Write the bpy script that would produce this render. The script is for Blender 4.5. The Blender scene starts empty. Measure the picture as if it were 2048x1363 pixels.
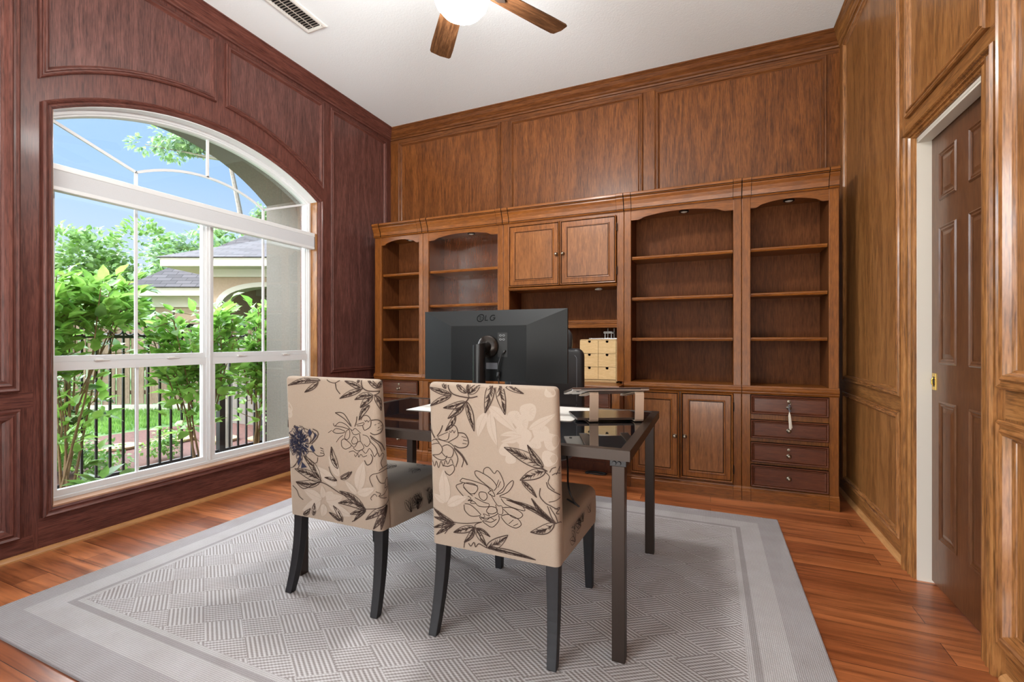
import bpy, bmesh, math, random, json
from mathutils import Vector, Matrix
PI = math.pi
scn = bpy.context.scene
COL = scn.collection
random.seed(7)

# ------------------------------------------------------------------ helpers
def lin(r, g, b):
    def f(x):
        x /= 255.0
        return x / 12.92 if x <= 0.04045 else ((x + 0.055) / 1.055) ** 2.4
    return (f(r), f(g), f(b), 1.0)

class G:
    """tiny node-graph helper"""
    def __init__(s, mat):
        s.t = mat.node_tree; s.n = s.t.nodes; s.l = s.t.links
    def new(s, kind, **kw):
        nd = s.n.new(kind)
        for k, v in kw.items(): setattr(nd, k, v)
        return nd
    def put(s, sock, v):
        if v is None: return
        if hasattr(v, 'is_output'): s.l.new(v, sock)
        else: sock.default_value = v
    def m(s, op, a, b=None, c=None):
        nd = s.new('ShaderNodeMath', operation=op)
        s.put(nd.inputs[0], a); s.put(nd.inputs[1], b); s.put(nd.inputs[2], c)
        return nd.outputs[0]
    def mapv(s, vec, scale=(1, 1, 1), rot=(0, 0, 0), loc=(0, 0, 0)):
        nd = s.new('ShaderNodeMapping')
        s.l.new(vec, nd.inputs[0])
        nd.inputs['Location'].default_value = loc
        nd.inputs['Rotation'].default_value = rot
        nd.inputs['Scale'].default_value = scale
        return nd.outputs[0]
    def noise(s, vec, scale, detail=4, rough=0.55, dist=0.0):
        nd = s.new('ShaderNodeTexNoise')
        s.l.new(vec, nd.inputs['Vector'])
        nd.inputs['Scale'].default_value = scale
        nd.inputs['Detail'].default_value = detail
        nd.inputs['Roughness'].default_value = rough
        nd.inputs['Distortion'].default_value = dist
        return nd.outputs[0]
    def ramp(s, fac, stops):
        nd = s.new('ShaderNodeValToRGB')
        s.put(nd.inputs[0], fac)
        e = nd.color_ramp.elements
        while len(e) < len(stops): e.new(0.5)
        for q, (p, c) in zip(e, stops):
            q.position = p; q.color = c
        return nd.outputs[0]
    def mix(s, fac, a, b, mode='MIX'):
        nd = s.new('ShaderNodeMix', data_type='RGBA', blend_type=mode)
        s.put(nd.inputs[0], fac); s.put(nd.inputs[6], a); s.put(nd.inputs[7], b)
        return nd.outputs[2]
    def bump(s, h, strength=0.2, dist=0.002):
        nd = s.new('ShaderNodeBump')
        nd.inputs['Strength'].default_value = strength
        nd.inputs['Distance'].default_value = dist
        s.l.new(h, nd.inputs['Height'])
        return nd.outputs[0]

def new_mat(name):
    m = bpy.data.materials.new(name); m.use_nodes = True
    g = G(m); b = g.n['Principled BSDF']
    return m, g, b

def plain(name, rgb, rough=0.5, metal=0.0, spec=0.5, coat=0.0, noise=0.0, scale=40, bump=0.0):
    m, g, b = new_mat(name)
    c = lin(*rgb)
    b.inputs['Base Color'].default_value = c
    b.inputs['Roughness'].default_value = rough
    b.inputs['Metallic'].default_value = metal
    b.inputs['Specular IOR Level'].default_value = spec
    b.inputs['Coat Weight'].default_value = coat
    if noise or bump:
        v = g.new('ShaderNodeTexCoord').outputs['Object']
        nz = g.noise(v, scale, 5)
        if noise:
            d = tuple(x * (1 - noise) for x in c[:3]) + (1,); u = tuple(min(1, x * (1 + noise)) for x in c[:3]) + (1,)
            g.l.new(g.ramp(nz, [(0.3, d), (0.7, u)]), b.inputs['Base Color'])
        if bump: g.l.new(g.bump(nz, bump, 0.004), b.inputs['Normal'])
    return m

def wood(name, dark, mid, light, axis='Z', scale=1.0, rough=0.36, coat=0.14, figure=0.55, pore=0.42, seed=0.0):
    m, g, b = new_mat(name)
    v = g.new('ShaderNodeTexCoord').outputs['Object']
    al = {'X': 0, 'Y': 1, 'Z': 2}[axis]
    def st(a, c):
        q = [c * scale] * 3; q[al] = a * scale; return tuple(q)
    v1 = g.mapv(v, st(0.55, 5.0), loc=(seed, seed * 1.7, seed * 0.6))
    v2 = g.mapv(v, st(9.0, 190.0), loc=(seed, 0, 0))
    n0 = g.noise(v1, 1.0, 3, 0.5, 0.6)
    # cathedral bands: contour lines of a stretched noise
    k = g.m('SINE', g.m('MULTIPLY', n0, 46.0))
    band = g.m('MULTIPLY_ADD', k, 0.5 * figure * 0.5, 0.5)
    n1 = g.noise(g.mapv(v, st(2.2, 16.0), loc=(seed, 2, 0)), 1.0, 4, 0.55, 0.5)
    n2 = g.noise(v2, 1.0, 2, 0.5)
    n3 = g.noise(g.mapv(v, st(16.0, 110.0), loc=(seed, 5, 1)), 1.0, 3, 0.6, 0.4)
    f = g.m('ADD', g.m('ADD', g.m('MULTIPLY', band, 0.36), g.m('MULTIPLY', n1, 0.22)), g.m('MULTIPLY', n3, 0.42))
    col = g.ramp(f, [(0.34, lin(*dark)), (0.5, lin(*mid)), (0.66, lin(*light))])
    pr = g.ramp(n2, [(0.36, (1 - pore, 1 - pore, 1 - pore, 1)), (0.50, (1, 1, 1, 1))])
    col = g.mix(1.0, col, pr, 'MULTIPLY')
    g.l.new(col, b.inputs['Base Color'])
    b.inputs['Roughness'].default_value = rough
    b.inputs['Specular IOR Level'].default_value = 0.35
    b.inputs['Coat Weight'].default_value = coat
    b.inputs['Coat Roughness'].default_value = 0.12
    g.l.new(g.bump(n2, 0.12, 0.0012), b.inputs['Normal'])
    return m

class MB:
    def __init__(s): s.v = []; s.f = []; s.mi = []
    def quad(s, pts, m=0):
        b = len(s.v); s.v += [tuple(p) for p in pts]; s.f.append(tuple(range(b, b + len(pts)))); s.mi.append(m)
    def box(s, x0, x1, y0, y1, z0, z1, m=0, mat=None):
        P = [(x, y, z) for z in (z0, z1) for y in (y0, y1) for x in (x0, x1)]
        if mat: P = [tuple(mat @ Vector(p)) for p in P]
        b = len(s.v); s.v += P
        for q in ((0, 2, 3, 1), (4, 5, 7, 6), (0, 1, 5, 4), (2, 6, 7, 3), (0, 4, 6, 2), (1, 3, 7, 5)):
            s.f.append(tuple(b + i for i in q)); s.mi.append(m)
        return s
    def rings(s, rings, closed=True, cap=True, m=0, loop=False):
        b = len(s.v); n = len(rings[0])
        for r in rings: s.v += [tuple(p) for p in r]
        R = len(rings)
        for i in range(R if loop else R - 1):
            i2 = (i + 1) % R
            for j in range(n if closed else n - 1):
                j2 = (j + 1) % n
                s.f.append((b + i * n + j, b + i * n + j2, b + i2 * n + j2, b + i2 * n + j)); s.mi.append(m)
        if cap and closed and not loop:
            s.f.append(tuple(b + j for j in reversed(range(n)))); s.mi.append(m)
            s.f.append(tuple(b + (R - 1) * n + j for j in range(n))); s.mi.append(m)
        return s
    def tube(s, pts, r, n=8, m=0, cap=True, loop=False):
        pts = [Vector(p) for p in pts]; rs = r if isinstance(r, (list, tuple)) else [r] * len(pts)
        out = []; up = None
        L = len(pts)
        for i, p in enumerate(pts):
            if loop: t = pts[(i + 1) % L] - pts[i - 1]
            else: t = pts[min(i + 1, L - 1)] - pts[max(i - 1, 0)]
            t.normalize()
            if up is None: up = Vector((0, 0, 1)) if abs(t.z) < 0.9 else Vector((1, 0, 0))
            a = t.cross(up).normalized(); up = a.cross(t).normalized()
            out.append([p + (a * math.cos(2 * PI * k / n) + up * math.sin(2 * PI * k / n)) * rs[i] for k in range(n)])
        return s.rings(out, True, cap, m, loop)
    def lathe(s, prof, c, n=24, axis='Z', m=0, cap=True):
        out = []
        for r, h in prof:
            q = []
            for k in range(n):
                a = 2 * PI * k / n; x, y = r * math.cos(a), r * math.sin(a)
                if axis == 'Z': q.append((c[0] + x, c[1] + y, c[2] + h))
                elif axis == 'Y': q.append((c[0] + x, c[1] + h, c[2] + y))
                else: q.append((c[0] + h, c[1] + x, c[2] + y))
            out.append(q)
        return s.rings(out, True, cap, m)
    def prism(s, poly, fn, d0, d1, m=0):
        """extrude a 2-D polygon between depths d0 and d1; fn(a,b,d)->xyz"""
        n = len(poly); b = len(s.v)
        s.v += [tuple(fn(a, c, d0)) for a, c in poly] + [tuple(fn(a, c, d1)) for a, c in poly]
        s.f.append(tuple(range(b, b + n))); s.mi.append(m)
        s.f.append(tuple(reversed(range(b + n, b + 2 * n)))); s.mi.append(m)
        for j in range(n):
            k = (j + 1) % n
            s.f.append((b + j, b + n + j, b + n + k, b + k)); s.mi.append(m)
        return s
    def frame(s, poly, prof, fn, m=0, mh=None):
        """mitred moulding round a closed 2-D polygon (counter-clockwise); prof = (inset, height)"""
        rings = [[fn(a, b, h) for a, b in inset(poly, d)] for d, h in prof]
        k0 = len(s.mi); s.rings(rings, True, False, m)
        if mh is not None:                        # horizontal runs take the material with horizontal grain
            n = len(poly)
            for i in range(len(prof) - 1):
                for j in range(n):
                    p, q = poly[j], poly[(j + 1) % n]
                    if abs(p[0] - q[0]) > abs(p[1] - q[1]): s.mi[k0 + i * n + j] = mh
        return s
    def build(s, name, mats, parent=None, smooth=False, bevel=0.0, seg=2, local=False, angle=35):
        me = bpy.data.meshes.new(name)
        off = Vector((0, 0, 0))
        if parent is not None and not local:
            q = parent
            while q is not None: off += q.location; q = q.parent
        vs = [tuple(Vector(p) - off) for p in s.v] if off.length else s.v
        me.from_pydata(vs, [], s.f)
        for mt in (mats if isinstance(mats, (list, tuple)) else [mats]): me.materials.append(mt)
        if any(s.mi): me.polygons.foreach_set('material_index', s.mi)
        bm = bmesh.new(); bm.from_mesh(me)
        bmesh.ops.remove_doubles(bm, verts=bm.verts, dist=1e-5) if smooth or bevel else None
        bmesh.ops.recalc_face_normals(bm, faces=bm.faces)
        bm.to_mesh(me); bm.free()
        o = bpy.data.objects.new(name, me); COL.objects.link(o)
        if parent is not None: o.parent = parent
        if smooth:
            me.shade_smooth()
            if smooth != 'all': me.set_sharp_from_angle(angle=math.radians(angle))
        if bevel:
            md = o.modifiers.new('bevel', 'BEVEL'); md.width = bevel; md.segments = seg
            md.limit_method = 'ANGLE'; md.angle_limit = math.radians(40)
        return o

def inset(poly, d):
    n = len(poly); out = []
    for i in range(n):
        p0, p1, p2 = poly[i - 1], poly[i], poly[(i + 1) % n]
        e1 = Vector((p1[0] - p0[0], p1[1] - p0[1])).normalized(); e2 = Vector((p2[0] - p1[0], p2[1] - p1[1])).normalized()
        n1 = Vector((-e1.y, e1.x)); n2 = Vector((-e2.y, e2.x))
        mm = n1 + n2; k = mm.length_squared
        mm = mm * (2.0 / k) if k > 1e-6 else n1
        out.append((p1[0] + mm.x * d, p1[1] + mm.y * d))
    return out

def rect(a0, a1, b0, b1): return [(a0, b0), (a1, b0), (a1, b1), (a0, b1)]

def thing(name, label, cat, loc=(0, 0, 0), group=None, rz=0.0):
    o = bpy.data.objects.new(name, None); COL.objects.link(o)
    o.location = loc; o.rotation_euler = (0, 0, rz); o.empty_display_size = 0.1
    return tag(o, label, cat, group)
def tag(o, label, cat, group=None):
    o['label'] = label; o['category'] = cat
    if group: o['group'] = group
    return o
def struct(o):
    o['kind'] = 'structure'; return o
def smooth_pts(pts, k=5):
    """Catmull-Rom through points"""
    P = [Vector(p) for p in pts]
    if len(P) < 3: return P
    out = []
    for i in range(len(P) - 1):
        a, b, c, d = P[max(i - 1, 0)], P[i], P[i + 1], P[min(i + 2, len(P) - 1)]
        for j in range(k):
            t = j / k
            out.append(0.5 * ((2 * b) + (c - a) * t + (2 * a - 5 * b + 4 * c - d) * t * t + (3 * b - a - 3 * c + d) * t ** 3))
    out.append(P[-1]); return out

# ------------------------------------------------------------------ camera (level, eye height 1.10 m)
FPX = 922.0; TH = math.atan(397 / FPX); EYE = 1.10
cam = bpy.data.cameras.new('camera'); co = bpy.data.objects.new('camera', cam); COL.objects.link(co)
cam.sensor_width = 36.0; cam.lens = 36.0 * FPX / 2048.0; cam.clip_start = 0.05; cam.clip_end = 300
co.location = (0, 0, EYE); co.rotation_euler = (PI / 2, 0, TH)
scn.camera = co

# ------------------------------------------------------------------ materials
M = {}
def oak(key, d, mi, l, **kw):
    for ax in 'XYZ': M[key + ax] = wood(key + '_' + ax, d, mi, l, axis=ax, **kw)
oak('oakL', (74, 46, 41), (102, 65, 59), (124, 83, 75), seed=3.1)  # same oak; the left wall's backlit haze is put into oakL and oakLM
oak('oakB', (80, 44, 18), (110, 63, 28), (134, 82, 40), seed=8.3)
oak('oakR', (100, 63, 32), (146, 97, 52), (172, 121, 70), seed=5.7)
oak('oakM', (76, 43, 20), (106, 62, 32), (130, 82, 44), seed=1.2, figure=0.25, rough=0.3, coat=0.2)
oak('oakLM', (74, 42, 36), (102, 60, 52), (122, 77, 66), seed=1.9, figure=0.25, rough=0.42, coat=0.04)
oak('cherry', (92, 51, 17), (124, 71, 25), (148, 90, 36), seed=4.4, figure=0.3, pore=0.2, rough=0.34, coat=0.1)
oak('drawer', (70, 36, 22), (90, 48, 30), (106, 60, 38), seed=6.4, figure=0.22, pore=0.25, rough=0.34, coat=0.1)
M['shoe'] = wood('shoe_pine', (160, 112, 66), (184, 134, 84), (200, 152, 100), axis='Y', figure=0.2, pore=0.1, rough=0.4, coat=0.1)
M['doorwood'] = wood('door_wood', (70, 40, 22), (94, 58, 34), (112, 74, 46), axis='Z', figure=0.15, pore=0.15, rough=0.35, coat=0.3, seed=2.2)
M['ply'] = wood('birch_plywood', (206, 170, 118), (224, 190, 138), (236, 206, 158), axis='X', figure=0.3, pore=0.06, rough=0.55, coat=0.0, scale=2)
M['fanwood'] = wood('fan_blade_oak', (70, 42, 22), (110, 72, 42), (140, 96, 60), axis='Z', figure=0.8, pore=0.4, rough=0.4, coat=0.2, scale=2)
M['white'] = plain('white_paint', (228, 228, 224), 0.4)
M['whitewarm'] = plain('jamb_white_paint', (208, 202, 190), 0.45)
M['vinyl'] = plain('white_vinyl', (222, 226, 228), 0.35)
M['shade'] = plain('shade_fabric', (204, 208, 212), 0.8)
M['black'] = plain('black_plastic', (24, 24, 26), 0.45)
M['dark'] = plain('dark_gap', (8, 7, 6), 0.8)
M['blackwood'] = plain('black_stained_wood', (22, 22, 26), 0.45, noise=0.2, scale=30)
M['bronze'] = plain('dark_bronze_metal', (58, 48, 42), 0.42, metal=0.5)
M['brass'] = plain('polished_brass', (220, 186, 100), 0.25, metal=1.0)
M['nickel'] = plain('antique_nickel', (150, 140, 124), 0.3, metal=1.0)
M['steel'] = plain('silver_aluminium', (196, 192, 188), 0.32, metal=0.9)
M['rose'] = plain('champagne_aluminium', (204, 180, 158), 0.45, metal=0.25)
M['grey_alu'] = plain('grey_aluminium', (118, 112, 110), 0.2, metal=0.9)
M['stucco'] = plain('stucco', (108, 102, 94), 0.9, noise=0.1, scale=60, bump=0.5)
M['iron'] = plain('black_iron', (20, 19, 20), 0.5)
M['concrete'] = plain('concrete', (190, 184, 174), 0.9, noise=0.1, scale=12)
M['wax'] = plain('white_plastic', (222, 222, 218), 0.4)
M['mat'] = plain('white_desk_mat', (226, 222, 214), 0.6)
M['tassel'] = plain('cream_tassel_thread', (226, 218, 204), 0.8)
M['pink'] = plain('grey_label', (120, 124, 132), 0.5)

def ceiling_mat():
    m, g, b = new_mat('textured_ceiling_paint')
    v = g.new('ShaderNodeTexCoord').outputs['Object']
    b.inputs['Base Color'].default_value = lin(240, 247, 251)
    b.inputs['Roughness'].default_value = 0.9
    g.l.new(g.bump(g.noise(v, 90, 4, 0.6), 0.35, 0.004), b.inputs['Normal'])
    return m
M['glaze'] = plain('dark_glaze_line', (26, 13, 8), 0.6, spec=0.1)
M['ceiling'] = ceiling_mat()

def floor_mat():
    m, g, b = new_mat('reddish_plank_floor')
    v = g.new('ShaderNodeTexCoord').outputs['Object']
    br = g.new('ShaderNodeTexBrick'); br.offset = 0.37; br.offset_frequency = 2
    g.l.new(v, br.inputs['Vector'])
    br.inputs['Color1'].default_value = lin(152, 86, 49); br.inputs['Color2'].default_value = lin(204, 126, 76)
    br.inputs['Mortar'].default_value = lin(60, 30, 18)
    br.inputs['Scale'].default_value = 1.0; br.inputs['Mortar Size'].default_value = 0.0012
    br.inputs['Brick Width'].default_value = 1.22; br.inputs['Row Height'].default_value = 0.127; br.inputs['Bias'].default_value = -0.1
    n1 = g.noise(g.mapv(v, (2.2, 34, 1)), 1.0, 5, 0.6, 0.5)
    n2 = g.noise(g.mapv(v, (0.9, 7, 1)), 1.0, 3, 0.5, 0.8)
    c = g.mix(1.0, br.outputs['Color'], g.ramp(n1, [(0.33, (0.5, 0.45, 0.42, 1)), (0.55, (1, 1, 1, 1)), (0.8, (1.25, 1.2, 1.1, 1))]), 'MULTIPLY')
    c = g.mix(1.0, c, g.ramp(n2, [(0.32, (0.62, 0.55, 0.5, 1)), (0.56, (1, 1, 1, 1))]), 'MULTIPLY')
    g.l.new(c, b.inputs['Base Color'])
    b.inputs['Roughness'].default_value = 0.3
    b.inputs['Coat Weight'].default_value = 0.25; b.inputs['Coat Roughness'].default_value = 0.18
    g.l.new(g.bump(g.m('ADD', g.m('MULTIPLY', n1, 0.3), g.m('MULTIPLY', br.outputs['Fac'], -1.0)), 0.15, 0.002), b.inputs['Normal'])
    return m
M['floor'] = floor_mat()

RUG = (-2.68, 0.375, 0.815, 3.225)
def rug_mat():
    m, g, b = new_mat('grey_woven_rug')
    v = g.new('ShaderNodeTexCoord').outputs['Object']
    sp = g.new('ShaderNodeSeparateXYZ'); g.l.new(v, sp.inputs[0]); x, y = sp.outputs[0], sp.outputs[1]
    dx = g.m('MINIMUM', g.m('SUBTRACT', x, RUG[0]), g.m('SUBTRACT', RUG[1], x))
    dy = g.m('MINIMUM', g.m('SUBTRACT', y, RUG[2]), g.m('SUBTRACT', RUG[3], y))
    d = g.m('MINIMUM', dx, dy)
    an = math.radians(33); ca, sa = math.cos(an), math.sin(an)
    xa = g.m('MULTIPLY', x, 0.5 / ca); ya = g.m('MULTIPLY', y, 0.5 / sa)
    A = g.m('ADD', xa, ya); B = g.m('SUBTRACT', xa, ya)          # lengths along the two weave directions
    S = 0.134
    fa = g.m('FLOOR', g.m('DIVIDE', A, S)); fb = g.m('FLOOR', g.m('DIVIDE', B, S))
    chk = g.m('ABSOLUTE', g.m('MODULO', g.m('ADD', fa, fb), 2.0))
    sel = g.m('GREATER_THAN', chk, 0.5)
    P = 2 * PI / 0.0142
    sA = g.m('SINE', g.m('MULTIPLY', B, P * math.sin(2 * an))); sB = g.m('SINE', g.m('MULTIPLY', A, P * math.sin(2 * an)))
    dots = 2 * PI / 0.011
    dA = g.m('SINE', g.m('MULTIPLY', A, dots)); dB = g.m('SINE', g.m('MULTIPLY', B, dots))
    stA = g.m('ADD', sA, g.m('MULTIPLY', dA, 0.35)); stB = g.m('ADD', sB, g.m('MULTIPLY', dB, 0.35))
    field = g.m('ADD', g.m('MULTIPLY', stA, sel), g.m('MULTIPLY', stB, g.m('SUBTRACT', 1.0, sel)))
    weave = g.m('MULTIPLY', g.m('SINE', g.m('MULTIPLY', g.m('ADD', x, y), 2 * PI / 0.013)), g.m('SINE', g.m('MULTIPLY', g.m('SUBTRACT', x, y), 2 * PI / 0.013)))
    inner = g.m('GREATER_THAN', d, 0.262)
    band = g.m('GREATER_THAN', d, 0.118)
    line1 = g.m('LESS_THAN', g.m('ABSOLUTE', g.m('SUBTRACT', d, 0.228)), 0.012)
    h = g.m('ADD', g.m('MULTIPLY', field, inner), g.m('MULTIPLY', weave, g.m('SUBTRACT', 1.0, inner)))
    h01 = g.m('MULTIPLY_ADD', h, 0.4, 0.5)
    nz = g.noise(v, 7, 4); fine = g.noise(v, 500, 2)
    c_out = g.mix(h01, lin(138, 131, 127), lin(186, 180, 176))
    c_band = g.mix(h01, lin(152, 145, 140), lin(204, 199, 194))
    c_in = g.mix(h01, lin(134, 125, 119), lin(200, 195, 190))
    c = g.mix(band, c_out, c_band); c = g.mix(inner, c, c_in)
    c = g.mix(g.m('MULTIPLY', line1, 0.55), c, lin(128, 120, 116))
    c = g.mix(1.0, c, g.ramp(nz, [(0.3, (0.93, 0.91, 0.9, 1)), (0.7, (1.05, 1.05, 1.06, 1))]), 'MULTIPLY')
    c = g.mix(1.0, c, (0.945, 0.985, 1.055, 1), 'MULTIPLY')
    c = g.mix(1.0, c, g.ramp(fine, [(0.3, (0.85, 0.85, 0.85, 1)), (0.6, (1.05, 1.05, 1.05, 1))]), 'MULTIPLY')
    g.l.new(c, b.inputs['Base Color'])
    b.inputs['Roughness'].default_value = 0.95; b.inputs['Specular IOR Level'].default_value = 0.15
    g.l.new(g.bump(h01, 0.5, 0.003), b.inputs['Normal'])
    return m
M['rug'] = rug_mat()

def fabric(name, rgb, rough=0.9):
    m, g, b = new_mat(name)
    v = g.new('ShaderNodeTexCoord').outputs['Object']
    b.inputs['Roughness'].default_value = rough; b.inputs['Specular IOR Level'].default_value = 0.1
    b.inputs['Sheen Weight'].default_value = 0.1
    c = lin(*rgb); d = tuple(q * 0.9 for q in c[:3]) + (1,)
    n = g.noise(g.mapv(v, (1, 1, 1)), 420, 2)
    g.l.new(g.ramp(n, [(0.3, d), (0.7, c)]), b.inputs['Base Color'])
    wr = g.noise(g.mapv(v, (3, 3, 14)), 1.0, 3)
    g.l.new(g.bump(g.m('ADD', wr, g.m('MULTIPLY', n, 0.12)), 0.25, 0.006), b.inputs['Normal'])
    return m
M['linen'] = fabric('beige_linen_cover', (172, 156, 140))
M['ink'] = fabric('dark_print_ink', (80, 66, 60))
M['inkblue'] = fabric('navy_print_ink', (50, 52, 72))
M['pale'] = fabric('pale_print', (185, 171, 157))

def glass_mat(name, tint=(1, 1, 1, 1), spec=1.0):
    m = bpy.data.materials.new(name); m.use_nodes = True; g = G(m)
    g.n.clear(); out = g.new('ShaderNodeOutputMaterial')
    tr = g.new('ShaderNodeBsdfTransparent'); tr.inputs[0].default_value = tint
    gl = g.new('ShaderNodeBsdfGlossy'); gl.inputs['Roughness'].default_value = 0.0
    fr = g.new('ShaderNodeFresnel'); fr.inputs[0].default_value = 1.45
    mx = g.new('ShaderNodeMixShader'); g.l.new(g.m('MULTIPLY', fr.outputs[0], spec), mx.inputs[0])
    g.l.new(tr.outputs[0], mx.inputs[1]); g.l.new(gl.outputs[0], mx.inputs[2]); g.l.new(mx.outputs[0], out.inputs[0])
    return m
M['glass'] = glass_mat('window_glass', (0.97, 0.985, 0.98, 1), 0.6)

def deskglass():
    m, g, b = new_mat('black_glass')
    b.inputs['Base Color'].default_value = (0.006, 0.007, 0.009, 1)
    b.inputs['Roughness'].default_value = 0.025
    b.inputs['IOR'].default_value = 2.1
    return m
M['deskglass'] = deskglass()

def leaf_mat(name, dark, light, trans=0.35):
    m, g, b = new_mat(name)
    v = g.new('ShaderNodeTexCoord').outputs['Object']
    n = g.noise(v, 6.0, 3)
    c = g.ramp(n, [(0.33, lin(*dark)), (0.66, lin(*light))])
    g.l.new(c, b.inputs['Base Color']); b.inputs['Roughness'].default_value = 0.45
    tl = g.new('ShaderNodeBsdfTranslucent'); g.l.new(c, tl.inputs[0])
    mx = g.new('ShaderNodeMixShader'); mx.inputs[0].default_value = trans
    g.l.new(b.outputs[0], mx.inputs[1]); g.l.new(tl.outputs[0], mx.inputs[2])
    g.l.new(mx.outputs[0], g.n['Material Output'].inputs[0])
    return m
M['leafA'] = leaf_mat('bright_green_leaf', (108, 160, 58), (164, 206, 104), 0.42)
M['leafB'] = leaf_mat('mid_green_leaf', (84, 126, 54), (138, 178, 88), 0.4)
M['leafD'] = leaf_mat('dark_green_leaf', (46, 66, 32), (84, 108, 52))
M['leafT'] = leaf_mat('tree_leaf', (112, 146, 88), (164, 194, 130), 0.4)
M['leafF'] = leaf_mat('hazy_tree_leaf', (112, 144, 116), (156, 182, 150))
M['stem'] = plain('brown_stem', (118, 94, 62), 0.8, noise=0.2)
M['trunk'] = plain('grey_bark', (150, 140, 134), 0.9, noise=0.2, scale=8)
M['mulch'] = plain('red_brown_mulch', (86, 50, 38), 0.95, noise=0.5, scale=45, bump=1.0)
M['lawn'] = plain('lawn_green', (74, 112, 46), 0.9, noise=0.25, scale=30, bump=0.8)
M['path'] = plain('tan_flagstone', (156, 128, 96), 0.9, noise=0.15, scale=9, bump=0.3)
M['picket'] = wood('weathered_fence_board', (110, 90, 74), (140, 120, 102), (160, 142, 124), axis='Z', figure=0.3, pore=0.2, rough=0.85, coat=0.0)
M['trimwhite'] = plain('exterior_trim_paint', (196, 190, 178), 0.6)
M['wallcream'] = plain('cream_stucco', (170, 148, 128), 0.9, noise=0.06, scale=20)
def shingle():
    m, g, b = new_mat('grey_roof_shingle')
    v = g.new('ShaderNodeTexCoord').outputs['UV']
    br = g.new('ShaderNodeTexBrick'); g.l.new(v, br.inputs['Vector'])
    br.inputs['Color1'].default_value = lin(66, 62, 64); br.inputs['Color2'].default_value = lin(88, 84, 86); br.inputs['Mortar'].default_value = lin(48, 46, 48)
    br.inputs['Scale'].default_value = 1.0; br.inputs['Brick Width'].default_value = 0.42; br.inputs['Row Height'].default_value = 0.15; br.inputs['Mortar Size'].default_value = 0.012
    g.l.new(br.outputs['Color'], b.inputs['Base Color']); b.inputs['Roughness'].default_value = 0.95
    return m
M['shingle'] = shingle()
def emit(name, rgb, st):
    m = bpy.data.materials.new(name); m.use_nodes = True; g = G(m); b = g.n['Principled BSDF']
    b.inputs['Base Color'].default_value = (1, 1, 1, 1); b.inputs['Emission Color'].default_value = rgb; b.inputs['Emission Strength'].default_value = st
    return m

LAMP, SKY, SKY_GLOW, SKY_HIGH, SUN, REAR_FILL, EXPO = 160.0, 1.08, 1.0, 28.0, 2.6, 10.5, 0.12

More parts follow.
